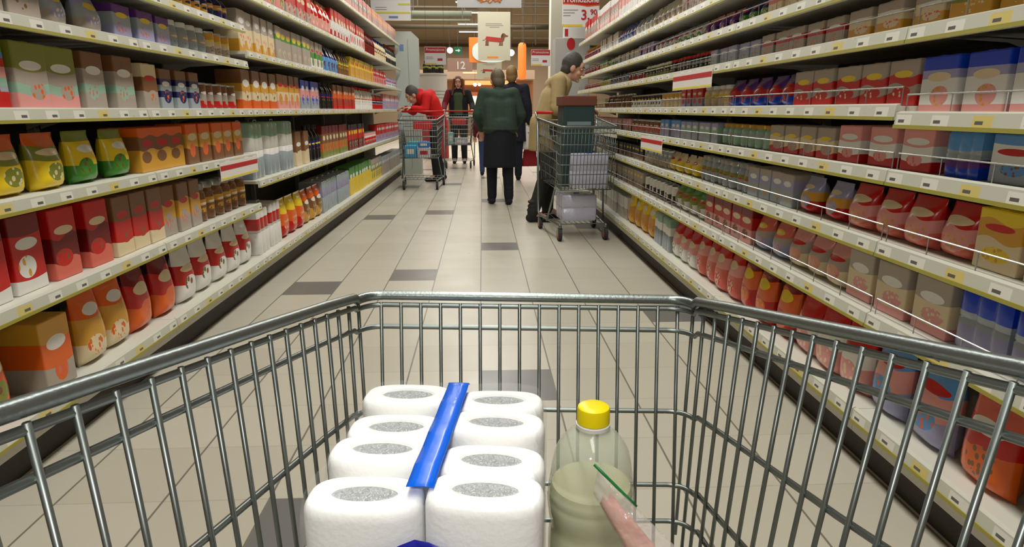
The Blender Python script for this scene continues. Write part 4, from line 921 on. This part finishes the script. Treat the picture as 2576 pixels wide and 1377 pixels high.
# drum display with bottles
Y = 14.7; xc = xat(1093, 276, Y); r = .3; zt = zat(186, Y)
t = thing('drum_display', 'round white promotion drum with red foot behind the red-haired woman\'s cart', 'display stand', (xc, Y, 0))
MB().lathe([(r*.96, 0), (r, .02), (r, .82), (r*.99, .83)], 28).build('red_foot', mat('drum_red', (196, 50, 60), .5), t, smooth=True, angle=40)
MB().lathe([(r*.985, .83), (r*.985, zt - .03), (r*1.03, zt - .028), (r*1.03, zt), (r*.9, zt)], 28).build('drum_body', mat('drum_white', (216, 208, 200), .5), t, smooth=True, angle=40)
for k in range(3): MB().lathe([(r*.987, 1.3 + k*.07), (r*.99, 1.302 + k*.07), (r*.99, 1.315 + k*.07), (r*.987, 1.317 + k*.07)], 28).build('grey_line', M_GREYINK, t)
b0 = None
for k in range(7):
    q = 2*math.pi*k/7 + .3
    if b0 is None: b0 = design('bot', .085, .27, 'K50g'); o = b0; tag(o, 'dark bottle standing on top of the white promotion drum', 'bottle', 'bottles on the promotion drum')
    else: o = copy_tree(b0)
    o.location = (xc + .19*math.cos(q), Y + .19*math.sin(q), zt + .0006)
# orange lantern, spot lamps, exit sign, tube lamps
Y = 20.0; a = atY(1303, 200, Y); b = atY(1324, 108, Y); hh = b.z - a.z; rr = (b.x - a.x)/2
t = thing('lantern', 'tall glowing orange hanging light column right of the dog poster', 'lamp', ((a.x + b.x)/2, Y, a.z))
MB().lathe([(rr*.55, 0), (rr*.85, hh*.04), (rr, hh*.12), (rr, hh*.88), (rr*.85, hh*.97), (rr*.5, hh)], 20).build('shade', mat('glow_orange', (255, 110, 45), .5, emit=1.0), t, smooth=True)
MB().tube([(0, 0, hh - .01), (0, 0, ZC - a.z + .001)], .006, 6).build('cable', M_CAB, t)
M_BULB = mat('bulb_glow', (255, 244, 224), .3, emit=14)
for lab, px, py, Y, rad in (('bright spotlight hanging left of the green exit sign', 1132, 127, 24, .1), ('bright spotlight hanging right of the dog poster', 1286, 133, 24, .11), ('small warm spotlight under the far fascia, left one', 1195, 213, 27.3, .07), ('small warm spotlight under the far fascia, right one', 1206, 213, 27.3, .06), ('tiny ceiling spotlight beside the white banner edge', 1163, 18, 21.0, .06)):
    p = atY(px, py, Y); t = thing('spotlight', lab, 'lamp', p)
    MB().ell((0, -rad*.5, 0), (rad, rad*.6, rad)).build('bulb', M_BULB, t, smooth=True)
    MB().lathe([(rad*.5, rad*.3), (rad*1.0, -rad*.2), (rad*1.04, -rad*.2), (rad*.6, rad*.5), (rad*.2, rad*.9)], 16).build('shade', M_CAB, t, smooth=True, rot=(-1.2, 0, 0))
    MB().tube([(0, .02, rad*.5), (0, .02, ZC - p.z + .001)], .006, 6).build('stem', M_CAB, t)
p = atY(1142, 136, 25); q = atY(1161, 118, 25)
t = thing('exit_sign', 'small green exit sign hanging between spotlight and oval sign', 'sign', (p.x, 25, p.z)); W, Hh = q.x - p.x, q.z - p.z
MB().rbox((0, 0, 0), (W, .05, Hh), .006, 1).build('housing', mat('exit_green', (20, 110, 70), .4, emit=.25), t)
MB().prism([(W*.2, Hh*.42), (W*.55, Hh*.42), (W*.55, Hh*.25), (W*.85, Hh*.5), (W*.55, Hh*.75), (W*.55, Hh*.58), (W*.2, Hh*.58)], 1, -.003, .001).build('arrow', mat('exit_white', (210, 236, 220), .4, emit=.4), t)
MB().tube([(W/2, .025, Hh - .004), (W/2, .025, ZC - p.z + .001)], .006, 6).build('stem', M_CAB, t)
lp = None
for k, (px, py) in enumerate(((1192, 19), (1191, 43), (1189, 70), (1188, 88))):
    Y = (ZC - .1 - H)*1706/(276 - py)
    x = xat(px, py, Y)
    if lp is None:
        lp = thing('tube_lamp', 'fluorescent tube lamp on the ceiling beside the hanging dog poster', 'lamp', (x, Y, ZC - .0005), 0, 'ceiling tube lamps beyond the aisle'); o = lp
        MB().rbox((-.62, -.05, -.055), (.62, .05, 0), .004, 1).build('housing', M_SIGN, lp)
        MB().tube([(-.6, 0, -.07), (.6, 0, -.07)], .018, 10).build('tube', mat('tube_glow', (240, 244, 232), .3, emit=5), lp, smooth=True)
    else: o = copy_tree(lp)
    o.location = (x, Y, ZC - .0005)
# pipes and hanging grid under the roof
M_PIPE = mat('duct_grey_green', (112, 116, 98), .6, .2); M_DARKP = mat('pipe_dark', (84, 74, 58), .6)
for lab, y0, yy, rad, m, x0, x1 in (('grey-green air duct crossing under the roof behind the left hanging sign', 37, 18.5, .09, M_PIPE, -3.4, -.25), ('dark pipe crossing under the roof above the grey-green duct', 20, 19.0, .04, M_DARKP, -3.4, -.1),
                                    ('thin pale pipe crossing under the roof below the grey-green duct', 52, 18.2, .03, M_PIPE, -3.4, -.3), ('low brown beam crossing behind the left hanging sign', 68, 22.0, .07, M_DARKP, -4, 3)):
    z = zat(y0, yy); t = thing('duct' if rad > .05 else 'pipe', lab, 'pipe', (0, yy, z))
    MB().tube([(x0, 0, 0), (x1, 0, 0)], rad, 14).build('pipe_run', m, t, smooth=True)
    for x in (x0 + .3, (x0 + x1)/2, x1 - .2): MB().tube([(x, 0, rad*.8), (x, 0, ZC - z + .001)], .012, 6).build('hanger', M_CAB, t)
t = thing('hanging_grid', 'thin dark wire grid hanging under the roof right of the dog poster', 'grid', (0, 17.0, 0))
for py in (8, 17, 37, 60, 78, 96): MB().tube([(xat(1290, 50, 17), 0, zat(py, 17)), (xat(1404, 50, 17), 0, zat(py, 17))], .012, 6).build('grid_bar', M_DARKP, t)
for px in (1318, 1348, 1396): MB().tube([(xat(px, 50, 17), 0, zat(112, 17)), (xat(px, 50, 17), 0, ZC + .001)], .012, 6).build('grid_rod', M_DARKP, t)
# white column and far counter
Y = 14.0; x0, x1 = xat(1384, 150, Y), xat(1424, 150, Y)
struct('pillar', MB().rbox((x0, Y, 0), (x1, Y + .4, ZC), .01, 1), mat('column_white', (232, 228, 212), .6))
Y = 28.0; X = lambda px: xat(px, 200, Y)
t = thing('deli_counter', 'warm-lit counter with fascia and glowing panel at the far end', 'counter', (0, Y, 0))
def P(name, m, px0, py0, px1, py1, y0, y1): return MB().box((X(px0), y0, max(0, zat(py1, Y))), (X(px1), y1, zat(py0, Y))).build(name, m, t)
P('back_wall', mat('deli_wall', (176, 122, 84), .7), 1050, 200, 1345, 420, .8, .9)
P('fascia', mat('deli_fascia', (190, 168, 146), .6), 1050, 176, 1345, 199, 0, .9)
P('lit_strip', mat('warm_glow', (255, 205, 140), .5, emit=1.6), 1165, 182, 1212, 185, -.02, 0)
P('lit_strip', mat('warm_glow2', (255, 190, 120), .5, emit=.9), 1168, 201, 1300, 212, .7, .79)
P('salmon_band', mat('deli_salmon', (220, 128, 92), .6), 1172, 231, 1222, 241, .5, .79)
P('glowing_panel', mat('panel_glow', (255, 232, 180), .5, emit=1.7), 1181, 241, 1222, 276, .6, .79)
P('counter_front', mat('deli_front', (150, 120, 96), .5), 1050, 292, 1345, 420, -.5, .1)
P('counter_top', mat('deli_top', (196, 186, 170), .4), 1050, 288, 1345, 292, -.55, .6)
struct('trim_1', MB().box((-XW, YB - .12, zat(118, 35.9)), (XW, YB, zat(112, 35.9))), M_DARKP)
